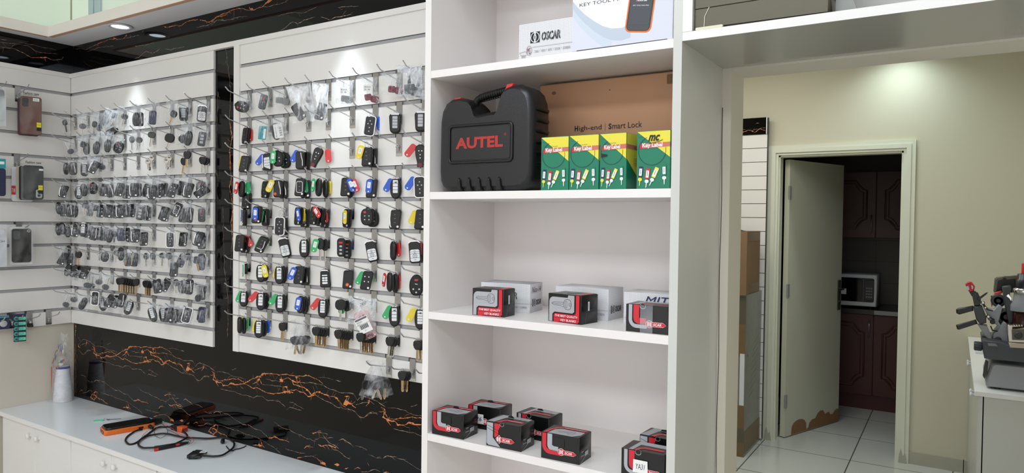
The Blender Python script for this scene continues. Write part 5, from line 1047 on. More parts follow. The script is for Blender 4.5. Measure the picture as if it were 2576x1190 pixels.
b = MB(); b.text('MIT-9', .052, .050, .085, .018, 'navyink', -.0014, .3); b.text('INNV-S', .052, .030, .08, .015, 'navyink', -.0014, .3); b.build('handwriting', parent=t)
G4 = [('black and red box nearest the left side of the lower shelf', 2.448, -.292, 2, g_lband), ('black and red box marked 26, at the back left of the lower shelf', 2.490, -.192, 4, g_lband), ('black box with a diamond-headed key print, left centre of the lower shelf front', 2.6165, -.290, 2, g_diag),
      ('black and red box behind the diamond-print box on the lower shelf', 2.637, -.184, -3, g_lband2), ('black and red box with a curved red band, centre front of lower shelf', 2.772, -.291, 2, g_lband), ('black box with slanting stripes, back right of the lower shelf', 2.970, -.178, -2, g_diag), ('black and red box marked YA31, front right of the lower shelf', 2.974, -.292, 0, g_lband2)]
for i, (lb, x, y, a, g) in enumerate(G4):
    t = carton('key_blank_box', lb, x, y, z4_, a, .098, .066, .060, 'printblack', g, GB)
    if i == 1: sticker_on(t, .020, .014, .030, .026, '26')
    if i == 6: sticker_on(t, .028, .014, .034, .028, 'YA31'); t['label'] = lb
    if i in (0, 1, 2, 3, 5): b = MB(); b.slab([(.03, .0605), (.05, .0605), (.045, .066), (.034, .065)], .050, .0512, 'printblack'); b.build('lid_tab', parent=t)
# top shelf
carton('white_box', 'white grid-printed box with a red stamp, on the top visible shelf', 2.692, -.283, 2.0012, 1, .146, .09, .084, 'gridcard', W(None), lids=False)
def g_tool(b, Fm, w_, d, h):
    b.T = Fm['F']; y = -.0009
    arc = [(.001, .113), (.015, .096), (.031, .080), (.052, .063), (.075, .048), (.096, .040), (.119, .038), (.14, .044)]
    mat('sweep1', (186, 196, 212), .35); mat('sweep2', (200, 209, 222), .35); mat('boxlilac', (212, 214, 228), .35)
    b.flat([(.001, .001), (w_ - .001, .001), (w_ - .001, h - .001), (.001, h - .001)], 'boxlilac', y - LY * .5)
    b.flat([(.001, .072), (.001, h - .001), (.15, h - .001), (.15, .07)] and [(.0012, h - .001)] + arc + [(.150, .07), (.155, h - .001)], 'printwhite', y - LY)
    b.flat(arc + [(p[0], max(.002, p[1] - .017 - .012 * (p[0] / .14))) for p in arc[::-1]], 'sweep1', y - LY * 1.2)
    b.flat([(p[0], p[1] - .017 - .012 * (p[0] / .14)) for p in arc[:-2]] + [(p[0], max(.002, p[1] - .034 - .02 * (p[0] / .14))) for p in arc[-3::-1]], 'sweep2', y - LY * 1.1)
    b.text('KEY TOOL MAX', .018, .098, .115, .0075, 'ink', y - LY * 2)
    D_ = M.Translation((.166, 0, .098)) @ M.Rotation(R(8), 4, 'Y'); b.T = Fm['F'] @ D_
    b.slab(rrect(.060, .150, .012, 5), y - .0006, y, 'orange_shell'); b.slab(rrect(.054, .144, .010, 5), y - .0009, y - .0006, 'slot_dark'); b.slab(rrect(.049, .139, .006, 5, cz=-.001), y - .0011, y - .0009, 'greyplastic'); b.slab(rrect(.048, .128, .004, 5, cz=.005), y - .0013, y - .0011, 'trayblack')
    b.text('Xhorse', -.012, -.010, .024, .006, 'printwhite', y - .0015, .1, .02); b.text('X', -.0125, -.010, .005, .0065, 'printred', y - .0016, .1, .02); b.text('KEY TOOL MAX PRO', -.018, -.020, .036, .0026, 'printwhite', y - .0015)
    b.T = M.Identity(4)
b_ = carton('tool_box', 'white box picturing an orange handheld key tool, on the top visible shelf', 2.8405, -.2945, 2.0012, .5, .2335, .12, .24, 'printwhite', g_tool)
b = MB(); b.box(.012, .222, -.0012, .0005, .0006, .0022, 'slot_dark'); b.build('seam', parent=b_, label='dark open seam along the bottom edge')
# second shelf: cardboard carton, key label boxes, tool case
def g_card(b, Fm, w_, d, h):
    b.T = Fm['F']; y = -.0009; b.text('H', .104, .159, .010, .014, 'ink', y - LY, 0, .03); b.text('igh-end', .117, .156, .062, .0165, 'ink', y - LY); b.ribbon([(.189, .155), (.189, .175)], .0006, 'ink', y - LY); b.text('S', .198, .159, .008, .014, 'ink', y - LY, 0, .03); b.text('mart Lock', .208, .159, .078, .0145, 'ink', y - LY)
    b.slab(rrect(.05, .022, .002, cx=.372, cz=.268), y - .0006, y, 'cardboard_dark'); b.slab([(0, .284), (w_, .284), (w_, .2855), (0, .2855)], y - .0006, y, 'cardboard_dark')
    b.slab(oval(.012, .009, 14, 2, .042, .262), y - .0006, y - .0001, 'cardboard_dark'); b.flat(oval(.003, .003, 10, 2, .2, .256), 'ink', y - LY)
    b.T = M.Identity(4)
carton('cardboard_carton', 'large brown cardboard carton reading High-end Smart Lock, behind the small boxes', 2.646, -.100, 1.6922, 0, .425, .098, .286, 'cardboard', g_card, lids=False)
def g_label(b, Fm, w_, d, h):
    for f in ('F',):
        b.T = Fm[f]; y = -.0009
        b.flat([(0.0005, h - .0005), (w_ - .0005, h * .54), (w_ - .0005, h - .0005)], 'cardyellow', y); b.flat([(w_ * .08, h * .70), (w_ - .0005, h * .72), (w_ - .0005, h * .80), (w_ * .12, h * .79)], 'cardpink', y - LY); b.flat([(w_ * .08, h * .70), (w_ * .17, h * .70), (w_ * .21, h * .79), (w_ * .12, h * .79)], 'printred', y - LY * 1.5)
        b.ribbon(arcpts(w_ * .46, h * .66, w_ * .41, 112, 372, 34), .0009, 'navyink', y - LY * 2); b.text('Key Label', w_ * .17, h * .70, w_ * .60, h * .095, 'printwhite', y - LY * 3, 0, .03); b.text('KEY TAG BOX', w_ * .32, h * .815, w_ * .3, h * .018, 'olive', y - LY * 2)
        for (u, v, m, a, hm) in ((.13, .30, 'navyink', -4, 'cardyellow'), (.34, .265, 'printred', -6, 'printwhite'), (.57, .28, 'cardyellow', -24, 'printwhite'), (.83, .32, 'cardgreen', 2, 'printwhite')):
            b.T = Fm[f] @ M.Translation((w_ * u, 0, h * v)) @ M.Rotation(R(-a), 4, 'Y'); b.slab(rrect(w_ * .125, h * .185, .0018), y - LY * 3, y - LY * 2, m); b.slab(rrect(w_ * .085, h * .125, .0004, cz=-.001), y - LY * 4, y - LY * 3, 'printwhite'); b.ribbon([(0, -h * .045), (0, h * .04)], .0008, 'navyink', y - LY * 5)
            b.slab(oval(w_ * .12, h * .06, 12, 2.4, 0, -h * .135), y - LY * 4, y - LY * 3, hm); b.flat([(-w_ * .018, -h * .14), (-w_ * .012, -h * .25), (w_ * .008, -h * .24), (w_ * .018, -h * .14)], hm, y - LY * 3.5)
    b.T = Fm['S']; b.flat([(0, h - .0005), (0, h * .54), (d * .3, h * .40), (d - .001, h * .08), (d - .001, h - .0005)], 'cardyellow', -.0009); b.flat([(0, h * .72), (d * .95, h * .72), (d * .95, h * .80), (0, h * .80)], 'cardpink', -.0012); b.text('KLABEL', d * .45, h * .73, d * .4, h * .05, 'ink', -.0014); b.ribbon(rrect(d * .36, h * .12, .001, cx=d * .6, cz=h * .5), .0006, 'olive', -.0012, True); b.text('50PCS', d * .46, h * .51, d * .24, h * .03, 'olive', -.0012); b.text('MADE IN', d * .46, h * .46, d * .26, h * .03, 'olive', -.0012); b.T = M.Identity(4)
GK = 'green and yellow key label boxes'
for i, (x, a, w_, lb) in enumerate(((2.7595, 0, .0722, 'leftmost, against the black tool case'), (2.8335, -1, .0740, 'second from the tool case'), (2.9095, -2, .0640, 'third, showing its yellow side and a dark slot'), (2.9965, 0, .0745, 'rightmost, with a pen mark'))):
    t = carton('key_label_box', 'green and yellow key label box, ' + lb, x, -.2865, 1.6922, a, w_, .085, .1225, 'cardgreen', g_label, GK)
    if i == 2: b = MB(); b.slab([(.004, .071), (.018, .073), (.018, .077), (.004, .079)], -.0022, -.0018, 'ink'); b.build('hand_slot', parent=t, label='dark punched slot')
    if i == 3: b = MB(); b.text('mc', .026, .101, .026, .013, 'ink', -.0022, .4, .03); b.ribbon([(.028, .096), (.046, .0985), (.058, .103)], .0012, 'ink', -.0022); b.build('handwriting', parent=t)
# moulded tool case
cs = thing('tool_case', 'black moulded plastic tool case with red lettering and carry handle', 'case', (2.4535, -.2835, 1.6930), 0)
out = [(.036, .0), (.238, .0), (.258, .004), (.271, .015), (.278, .034), (.280, .060), (.280, .190), (.277, .214), (.269, .234), (.256, .247), (.240, .254), (.222, .2550), (.205, .251), (.197, .243), (.188, .208), (.180, .197), (.108, .191), (.099, .197), (.090, .224), (.080, .233), (.058, .237), (.036, .235), (.018, .225), (.006, .206), (.001, .180), (.0, .050), (.003, .026), (.010, .012), (.021, .004)]
b = MB(); b.slab(out, 0, .088, 'casepebble', .015)
for i in range(5): b.slab([(.062 + i * .030, .001), (.076 + i * .030, .001), (.073 + i * .030, .028), (.068 + i * .030, .034), (.065 + i * .030, .030)], -.006, .012, 'blackplastic', .003)
for i in range(6): b.tube([(.277, .016, .064 + i * .026), (.283, .024, .064 + i * .026), (.283, .066, .064 + i * .026), (.277, .075, .064 + i * .026)], .0042, 'blackplastic', 8)
for i in range(6): b.box(-.0015, .004, .014, .074, .062 + i * .022, .069 + i * .022, 'blackplastic')
b.build('shell', parent=cs)
b = MB(); P_ = [(x, -.0012, z) for x, z in rrect(.188, .092, .010, 5, cx=.130, cz=.118)]; b.tube(P_, .0036, 'blackplastic', 8, True); b.slab(rrect(.176, .080, .006, 5, cx=.130, cz=.118), -.0012, .002, 'darkplastic', .0008); b.build('name_panel', parent=cs)
b = MB(); b.T = M.Translation((0, -.0018, 0)); b.text('AUTEL', .056, .106, .142, .028, 'casetext', 0, 0, .04); b.ribbon(oval(.006, .006, 12, 2, .205, .136), .0008, 'casetext', 0, True); b.text('R', .2035, .134, .003, .004, 'casetext'); b.build('lettering', parent=cs)
b = MB(); b.tube(smoothpath([(.082, .044, .205), (.086, .044, .228), (.104, .044, .239), (.145, .044, .246), (.180, .044, .250), (.196, .044, .246), (.200, .044, .225)], 5), .0095, 'rubber', 10)
for i in range(13): x = .100 + i * .0068; z = .2375 + (x - .1) * .13; b.tube([(x, .044 + .0102 * cos(a), z + .0102 * sin(a)) for a in [2 * pi * k / 12 for k in range(12)]], .0011, 'rubber', 5, True)
b.build('handle', parent=cs)
for x, z in ((.050, .230), (.206, .250)): b = MB(); b.slab([(x - .010, z - .010), (x + .004, z - .010), (x + .014, z + .0075), (x - .004, z + .0075)], .006, .05, 'red', .002); b.build('latch', parent=cs, label='red latch')

# over the doorway
t = thing('metal_case', 'olive-grey metal case lying on the board over the doorway', 'case', (3.118, -.288, 2.0112))
b = MB(); b.slab([(0, .006), (.252, .004), (.252, .045), (0, .0445)], .0, .24, 'olive', .0015); b.slab([(0.0, .0455), (.254, .046), (.254, .19), (0, .19)], -.001, .241, 'olive', .0015); b.ribbon([(.020, .008), (.021, .028), (.030, .046)], .0012, 'foam', -.0014); b.build('body', parent=t)
b = MB(); b.slab([(.003, .0), (.250, .0), (.250, .0035), (.003, .0055)], .0015, .23, 'darkedge'); b.build('rubber_base', parent=t)
b = MB(); b.slab(rrect(.056, .0055, .0025, cx=3.150, cz=2.0140), -.2965, -.29, 'foam', .001); b.build('foam_strip', label='short cream foam strip under the corner of the olive metal case', cat='strip')
b = MB(); b.slab([(3.378, 2.0112), (3.418, 2.0112), (3.379, 2.12), (3.378, 2.12)], -.26, -.235, 'greymarble', .001); b.build('stone_offcut', label='grey streaked board offcut leaning beside the olive metal case', cat='board')

# ------------------------------------------------------------------ on the counter
t = thing('handheld_tool', 'orange and black handheld diagnostic tablet lying on the white countertop', 'tablet', (.756, -.236, CZ), R(75))
BZ = M(((1, 0, 0, 0), (0, 0, 1, 0), (0, 1, 0, 0), (0, 0, 0, 1)))      # outline x,z -> x,y lying flat; extrusion y -> z
def flatslab(b, out, z0, z1, m, bev=0):
    n = len(out); cx = sum(p[0] for p in out) / n; cy = sum(p[1] for p in out) / n
    def rg_(z, ins):
        q = []
        for p in out: d = hypot(p[0] - cx, p[1] - cy) or 1; k = 1 - ins / d; q.append((cx + (p[0] - cx) * k, cy + (p[1] - cy) * k, z))
        return q
    rs = [rg_(z0, bev), rg_(z0 + bev, 0), rg_(z1 - bev, 0), rg_(z1, bev)] if bev else [rg_(z0, 0), rg_(z1, 0)]
    b.add([p for r_ in rs for p in r_], [(k * n + i, k * n + (i + 1) % n, (k + 1) * n + (i + 1) % n, (k + 1) * n + i) for k in range(len(rs) - 1) for i in range(n)], m, bev > 0); b.add(rs[0], [tuple(range(n - 1, -1, -1))], m); b.add(rs[-1], [tuple(range(n))], m)
b = MB(); flatslab(b, rrect(.186, .088, .012, 5, cx=.093, cz=.044), 0, .020, 'orange_shell', .003)
for i in range(9): b.box(.045 + i * .010, .0465 + i * .010, -.0012, .001, .004, .017, 'orange_shell')
b.box(.122, .140, -.0013, .001, .007, .014, 'blackplastic'); b.box(-.0014, .001, .022, .060, .004, .016, 'blackplastic'); b.box(-.002, -.0014, .030, .038, .006, .013, 'padsilver'); b.build('rubber_shell', parent=t)
b = MB(); flatslab(b, rrect(.180, .080, .016, 5, cx=.094, cz=.044), .0185, .028, 'screen_black', .004); b.build('screen', parent=t)
b = MB(); b.box(.186, .205, .030, .058, .004, .024, 'blackplastic'); b.box(.205, .222, .034, .054, .006, .022, 'rubber'); b.build('plug', parent=t); b = MB(); b.tube([(.164, -.002, .010), (.164, -.018, .010), (.168, -.030, .008)], [.008, .007, .004], 'rubber', 10); b.build('cable_plug', parent=t)
def cpx(pts, z=.753, f=None):
    out = [onZ(200 + a / 4.441, 960 + c / 4.441, z) for a, c in pts]
    for p in out: p.y = min(p.y, .005)
    return out
t = thing('diagnostic_cable', 'thick black coiled cable with orange-red plug and wide grey-black connector', 'cable', onZ(400, 1110, CZ))
def cable(parts):
    for nm, pts, r_, m, z, lb in parts:
        P = smoothpath(cpx(pts, z), 5)
        for i, p in enumerate(P): p.z = CZ + r_ + .0005 + (z - .753) + .0022 * max(0, sin(i * .5))
        b = MB(); b.tube([tuple(p - V(t.location)) for p in P], r_, m, 8); b.build(nm, parent=t, label=lb)
cable([('cable', [(700, 535), (600, 570), (530, 620), (515, 670), (560, 700), (640, 680), (740, 610), (800, 560), (870, 520), (980, 505), (1080, 500)], .0036, 'rubber', .753, None),
       ('cable', [(1000, 510), (1120, 540), (1195, 590), (1190, 640), (1050, 700), (900, 735), (750, 745), (672, 722), (660, 680), (720, 625), (850, 590), (1000, 590), (1110, 612), (1250, 635), (1450, 635), (1600, 622), (1690, 640), (1728, 690), (1700, 760), (1600, 820), (1500, 835), (1385, 838)], .0036, 'rubber', .756, None),
       ('branch_cable', [(1712, 770), (1760, 752), (1810, 738), (1862, 718)], .002, 'rubber', .753, None), ('branch_cable', [(1712, 765), (1690, 772), (1668, 752), (1640, 722)], .002, 'rubber', .753, None)])
lo = V(t.location)
b = MB(); b.T = M.Translation(-lo); b.slab([(.886, CZ + .002), (.930, CZ + .0005), (.930, CZ + .024), (.886, CZ + .020)], -.042, -.014, 'blackplastic', .003); b.build('plug_body', parent=t)
b = MB(); b.T = M.Translation(-lo); b.slab([(.9305, CZ + .001), (.962, CZ + .001), (.962, CZ + .0225), (.9305, CZ + .0235)], -.042, -.014, 'orange', .002)
for i in range(8): b.box(.9622, .9626, -.039 + i * .003, -.0372 + i * .003, CZ + .006, CZ + .017, 'claret')
b.build('plug_face', parent=t, label='orange-red plug face')
b = MB(); q0 = onZ(492, 1150, CZ); b.T = M.Translation(V((q0.x - lo.x, q0.y - lo.y, 0))) @ M.Rotation(R(-58), 4, 'Z')
flatslab(b, [(-.030, -.012), (.030, -.012), (.026, .014), (.010, .024), (-.010, .024), (-.026, .014)], .001, .018, 'darkplastic', .002); b.box(-.026, .026, -.020, -.012, .004, .015, 'blackplastic')
for s in (-1, 1): b.tube([(s * .025, .006, .009), (s * .025, .030, .009)], .0045, 'blackplastic', 10)
b.build('connector', parent=t)
b = MB(); b.T = M.Translation(V((q0.x - lo.x, q0.y - lo.y, 0))) @ M.Rotation(R(-58), 4, 'Z'); b.slab([(-.012, .026), (.004, .026), (.004, .046), (-.012, .046)][::-1], 0, .001, 'paper'); b.v = [(p[0], p[1], p[2]) for p in b.v]
b = MB(); b.T = M.Translation(V((q0.x - lo.x, q0.y - lo.y, 0))) @ M.Rotation(R(-58), 4, 'Z'); flatslab(b, [(-.013, -.0 + .016), (.006, .016), (.006, .038), (-.013, .038)], .0182, .0188, 'paper'); [b.box(-.010, .003, .020 + .004 * i, .0215 + .004 * i, .0188, .0190, 'ink') for i in range(4)]; b.build('paper_label', parent=t, label='white folded label')
b = MB(); q1 = onZ(560, 1116, CZ); b.T = M.Translation(V((q1.x - lo.x, q1.y - lo.y, 0))) @ M.Rotation(R(-38), 4, 'Z'); b.lathe([(.003, -.02), (.0075, -.014), (.008, .004), (.005, .012), (.003, .014)], 'rubber', (0, 0, .0085), 'x', 14); b.box(-.027, -.020, -.003, -.001, .006, .010, 'chrome'); b.build('small_plug', parent=t)
t = thing('test_lead', 'thin red and black probe wires crossing the thick cable loops', 'test lead', onZ(430, 1090, CZ)); lo = V(t.location)
cable([('red_wire', [(760, 545), (705, 600), (680, 640)], .0008, 'red', .756, 'red wire'), ('red_wire', [(830, 560), (880, 500), (960, 477), (1020, 510), (1100, 570), (1180, 600), (1260, 630), (1272, 660), (1225, 698)], .0008, 'red', .762, 'red wire'),
       ('black_wire', [(862, 460), (925, 470), (985, 540), (960, 600), (905, 622), (850, 600), (835, 560)], .0009, 'rubber', .758, None), ('black_wire', [(980, 530), (1100, 590), (1200, 640), (1245, 660), (1210, 700)], .0009, 'rubber', .760, None)])
for (a, c, m, tip, lb) in (((1225, 690), (880, 745), 'rubber', 'blackplastic', None), ((1215, 705), (880, 772), 'rubber', 'red', 'red-tipped probe')):
    p, q = cpx([a, c], CZ); p.z = q.z = 0; p -= V((lo.x, lo.y, 0)); q -= V((lo.x, lo.y, 0)); dd = (q - p).normalized(); up_ = V((0, 0, .0055)); b = MB(); b.tube([tuple(p + up_), tuple(p + (q - p) * .3 + up_), tuple(q + up_)], [.002, .005, .005], m, 8)
    if tip == 'red': b.tube([tuple(p + (q - p) * .30 + V((0, 0, .0065))), tuple(p + (q - p) * .42 + V((0, 0, .0065)))], .0049, 'red', 8)
    b.tube([tuple(q + up_), tuple(q + dd * .014 + up_)], .0055, tip, 8); b.tube([tuple(q + dd * .014 + up_), tuple(q + dd * .030 + V((0, 0, .003)))], .0008, 'chrome', 6); b.build('probe', parent=t, label=lb)
t = thing('tagged_key', 'small key with a green tag lying on the counter behind the tablet', 'key', onZ(262, 1058, CZ), R(52))
b = MB(); flatslab(b, rrect(.040, .021, .008, 5, cx=-.020), .0, .003, 'mint', .0008); b.build('key_tag', parent=t, label='green tag'); b = MB(); b.tube([(.006 + .007 * cos(a), .007 * sin(a), .004 + .004 * sin(a / 2)) for a in [2 * pi * i / 14 for i in range(14)]], .0007, 'chrome', 5, True); b.build('key_ring', parent=t)
b = MB(); flatslab(b, oval(.012, .012, 12, 2, .016), .002, .0035, 'steel'); flatslab(b, [(.020, -.003), (.060, -.0026), (.064, 0), (.060, .0026), (.020, .003)], .002, .0035, 'steel'); b.build('blade', parent=t)
# paper cups
t = thing('cup_stack', 'stack of white paper cups upside down in a bag, counter corner', 'cups', (.052, -.062, CZ)); b = MB(); prof = [(.0005, 0), (.039, 0), (.040, .002)]
n_ = 14
for i in range(n_): z = .004 + i * .0062; r_ = .0385 - i * .0003; prof += [(r_ + .0012, z), (r_ + .0012, z + .0022), (r_, z + .0026)]
z = .004 + n_ * .0062; prof += [(.0335, z + .004), (.0270, z + .074)]
b.lathe(prof, 'cup', n=28); b.build('cups', parent=t); b = MB(); b.lathe([(.0287, z + .064), (.0277, z + .072), (.0265, z + .0745), (.024, z + .072), (.001, z + .070)], 'cupblue', n=28); b.build('cup_rim', parent=t, label='blue band round the topmost cup'); zt = z + .0745
b = MB(); r = random.Random(3); N = 22; rows = [(0, .0445), (.06, .0455), (.12, .044), (.17, .041), (.22, .044), (.27, .040), (.30, .036), (.322, .040)]; vs = []
for j, (zz, rr) in enumerate(rows):
    for i in range(N):
        a = 2 * pi * i / N; k = rr * (1 + (.03 + .05 * (j > 3)) * sin(3 * a + j) + .02 * sin(9 * a + j * 2)); fl = max(0, (zz - .17) / .15); vs.append((max(-.040, k * cos(a) * (1 - .25 * fl)) + .012 * fl, k * sin(a) * (1 - .65 * fl), zz + .006 * sin(4 * a + j) * fl))
b.add(vs, [(j * N + i, j * N + (i + 1) % N, (j + 1) * N + (i + 1) % N, (j + 1) * N + i) for j in range(len(rows) - 1) for i in range(N)], 'bagclear', True); b.build('plastic_bag', parent=t)
b = MB(); r = random.Random(5); cols_ = ['red', 'navy', 'cardwhite', 'teal', 'red', 'grey_case', 'cream_case', 'navy']
ang0 = R(-62); 
def onb(a, zz, k=1.03): fl = max(0, (zz - .17) / .15); rr = .0455 - (.008 * fl); return (max(-.040, rr * k * cos(a) * (1 - .25 * fl)) + .012 * fl, rr * k * sin(a) * (1 - .65 * fl), zz)
mat('film_blue', (92, 96, 124), .4); mat('film_red', (168, 92, 92), .4); mat('film_pale', (196, 186, 182), .4); mat('film_green', (126, 146, 132), .4); cols_ = ['film_blue', 'film_pale', 'film_red', 'film_blue', 'film_pale', 'film_green', 'film_blue', 'film_red']
for i in range(22):
    a = ang0 + r.uniform(-.75, .8); zz = r.uniform(.165, .28); s = r.uniform(.10, .28); hh = r.uniform(.006, .016); q = [(a + s * cos(t_ * pi / 4) * r.uniform(.5, 1.2), zz + hh * sin(t_ * pi / 4) * r.uniform(.5, 1.3)) for t_ in range(8)]
    b.add([onb(a, zz, 1.035)] + [onb(u, v, 1.03 + .001 * (i % 5)) for u, v in q], [(0, k + 1, (k + 1) % 8 + 1) for k in range(8)], cols_[i % 8], True)
b.build('printed_film', parent=t)
b = MB(); A_ = R(-118); b.add([onb(A_ - .02, .035), onb(A_ + .22, .035), onb(A_ + .5, .165), onb(A_ + .05, .17)], [(0, 1, 2, 3)], 'red'); b.add([onb(A_ + .1, .105, 1.05), onb(A_ + .25, .105, 1.05), onb(A_ + .25, .125, 1.05), onb(A_ + .1, .125, 1.05)], [(0, 1, 2, 3)], 'paper'); b.build('red_strip', parent=t, label='red printed strip')

# ------------------------------------------------------------------ back room: goods on the left, cabinets and key machine on the right
t = thing('slatwall_offcut', 'narrow white slatwall strip with black marble top leaning beside the door', 'slatwall', (2.25, 3.74, 0)); b = MB(); b.T = M.Translation((-2.25, -3.74, 0))
for i in range(22): b.box(2.10, 2.386, 3.700, 3.7185, 2.288 - (i + 1) * .1035 + .0045, 2.288 - i * .1035, 'slat')
b.box(2.10, 2.384, 3.7185, 3.724, .02, 2.288, 'slot_dark'); b.box(2.386, 2.389, 3.70, 3.724, .02, 2.288, 'slot_dark'); b.build('board', parent=t)
b = MB(); b.T = M.Translation((-2.25, -3.74, 0)); b.box(2.08, 2.378, 3.69, 3.722, 2.2895, 2.412, 'marble'); b.box(2.378, 2.384, 3.69, 3.722, 2.2895, 2.412, 'slat'); b.box(2.384, 2.392, 3.695, 3.724, 2.2895, 2.410, 'slot_dark')
vein(b, [(2.20, 2.305), (2.25, 2.325), (2.30, 2.305), (2.33, 2.330), (2.375, 2.312)], .004, TO, 3.6895, 6); vein(b, [(2.20, 2.33), (2.28, 2.322), (2.375, 2.335)], .002, TT, 3.6895, 8); vein(b, [(2.30, 2.37), (2.33, 2.372)], .003, TT, 3.6895, 8); b.build('marble_band', parent=t, label='black marble-print band')
t = thing('wrapped_parcel', 'tall parcel wrapped in stretch film and brown tape beside the door', 'parcel', (2.2, 3.5, 0)); b = MB(); b.T = M.Translation((-2.2, -3.5, 0)); b.box(1.96, 2.372, 3.24, 3.685, .0, 1.128, 'wrap'); b.build('carton', parent=t)
b = MB(); b.T = M.Translation((-2.2, -3.5, 0))
for z0, z1_, m in ((.93, 1.115, 'parcel_dark'), (.70, .925, 'parcel_brown'), (.0, .36, 'parcel_brown'), (.10, .20, 'parcel_dark')):
    b.box(1.97, 2.37, 3.238 - (.001 if m == 'parcel_dark' else 0), 3.2395, z0, z1_, m); b.build('brown_tape', parent=t); b = MB(); b.T = M.Translation((-2.2, -3.5, 0))
b.box(2.3725, 2.3735, 3.245, 3.69, .02, .18, 'parcel_brown'); b.build('brown_tape', parent=t); b = MB(); b.T = M.Translation((-2.2, -3.5, 0)); b.box(2.335, 2.366, 3.2365, 3.2385, .36, .72, 'cardwhite'); b.box(2.3725, 2.374, 3.30, 3.307, .69, .71, 'slot_dark'); b.build('white_panel', parent=t, label='white strip showing between the tape')
b = MB()
for i in range(9): b.tube([(.1735, -.14 + i * .012, .40 + i * .045), (.1735, .0 + i * .016, .43 + i * .048)], .0008, 'wrap', 5)
b.build('film_crease', parent=t)
e_ = onX(1912, 650, 2.372).y; b = MB(); b.box(2.0, 2.372, 3.22, min(3.6, e_), 1.1285, 1.57, 'cardboard_dark'); b.box(2.3722, 2.3735, 3.25, min(3.6, e_) - .01, 1.50, 1.56, 'parcel_brown'); b.box(2.3722, 2.3735, 3.3, min(3.6, e_) - .03, 1.135, 1.20, 'parcel_brown'); b.slab([(2.05, 1.57), (2.36, 1.57), (2.30, 1.585), (2.1, 1.58)], 3.24, 3.25, 'slot_dark'); b.build('cardboard_box', label='brown cardboard box on top of the wrapped parcel', cat='box')
for i in range(2):
    y0 = 1.98 + i * .893; y1 = y0 + .888; t = thing('base_cabinet', ('white laminate cabinet under the key cutting machine', 'white laminate cabinet between the key machine and far wall')[i], 'cabinet', (3.85, (y0 + y1) / 2, 0))
    L0 = V(t.location); b = MB(); b.T = M.Translation(-L0); b.box(3.700, 3.998, y0, y1, .0, .8805, 'laminate_grey'); b.build('body', parent=t)
    for s in (0, 1):
        a = y0 + .001 + s * .444; b = MB(); b.T = M.Translation(-L0); b.box(3.678, 3.6955, a, a + .442, .06, .876, 'laminate_grey'); d_ = b.build('door', parent=t); b = MB(); b.T = M.Translation(-L0); b.lathe([(.006, 0), (.006, -.012), (.013, -.016), (.013, -.020), (.008, -.024)], 'cardwhite', (3.678, a + (.40 if s == 0 else .04), .80), 'x', 14); b.build('knob', parent=d_)
b = MB(); b.box(3.664, 3.998, 1.962, 3.768, .881, .900, 'laminate'); b.build('countertop', label='white laminate top running to the far wall in the back room', cat='countertop')
# key cutting machine, standing on that top
YM = 2.10
t = thing('key_cutting_machine', 'grey key cutting machine with black levers on the back-room cabinet', 'machine', (3.80, 2.2, .900)); L0 = V(t.location)
def zc(a, c): return (2380 + a / 3.306, 640 + c / 3.306)
def tp(b, pts, y0, y1, m, bev=0):
    o = [(lambda p: (p.x, p.z))(onY(*zc(*q), y0)) for q in pts]
    if sum(o[i - 1][0] * o[i][1] - o[i][0] * o[i - 1][1] for i in range(len(o))) < 0: o = o[::-1]
    b.slab(o, y0, y1, m, bev)
def mb_(): b = MB(); b.T = M.Translation(-L0); return b
b = mb_(); o = [(3.708, .912), (3.712, .908), (4.0 - .03, .908), (3.985, .918), (3.985, 1.00), (3.97, 1.012), (3.735, 1.016), (3.722, 1.008), (3.706, .945)]; b.slab(o, 2.055, 2.40, 'castgrey', .012); b.build('base', parent=t)
b = mb_(); tp(b, [(330, 880), (352, 895), (345, 985), (318, 1035), (305, 1010), (315, 940)], 2.052, 2.07, 'slot_dark', .002)
tp(b, [(360, 1082), (425, 1090), (420, 1110), (370, 1108)], 2.07, 2.11, 'rubber', .002); b.build('vent', parent=t)
for x in (3.75, 3.94):
    for y in (2.09, 2.36): b = mb_(); b.lathe([(.014, .9002), (.012, .909)], 'rubber', (x, y, 0), 'z', 12); b.build('foot', parent=t)
b = mb_(); tp(b, [(302, 725), (318, 865), (420, 880), (700, 905), (700, 770), (560, 765), (440, 728), (310, 718)], 2.03, 2.36, 'trayblack', .004); b.build('chip_tray', parent=t)
b = mb_(); tp(b, [(345, 738), (410, 742), (430, 765), (350, 760)], 2.026, 2.029, 'clearkey'); b.build('tray_insert', parent=t)
b = mb_(); p = onY(*zc(262, 762), 2.10); b.lathe([(.018, -.026), (.0195, -.022), (.0195, .004), (.012, .008), (.006, .012), (.006, .03)], 'trayblack', (p.x + .012, 2.10, p.z), 'x', 16)
for i in range(12): a = 2 * pi * i / 12; b.tube([(p.x - .012, 2.10 + .019 * cos(a), p.z + .019 * sin(a)), (p.x + .014, 2.10 + .019 * cos(a), p.z + .019 * sin(a))], .0022, 'trayblack', 5)
b.build('feed_knob', parent=t)
b = mb_(); tp(b, [(260, 580), (340, 590), (385, 700), (370, 720), (330, 690)], 2.12, 2.17, 'castgrey', .004); tp(b, [(225, 440), (300, 430), (335, 520), (335, 570), (285, 585), (250, 540)], 2.11, 2.18, 'greyplastic', .005); tp(b, [(215, 330), (265, 320), (290, 375), (285, 425), (235, 430)], 2.115, 2.175, 'darkplastic', .004); tp(b, [(195, 318), (245, 308), (262, 330), (215, 350)], 2.12, 2.17, 'blackplastic', .003); b.build('left_carriage', parent=t)
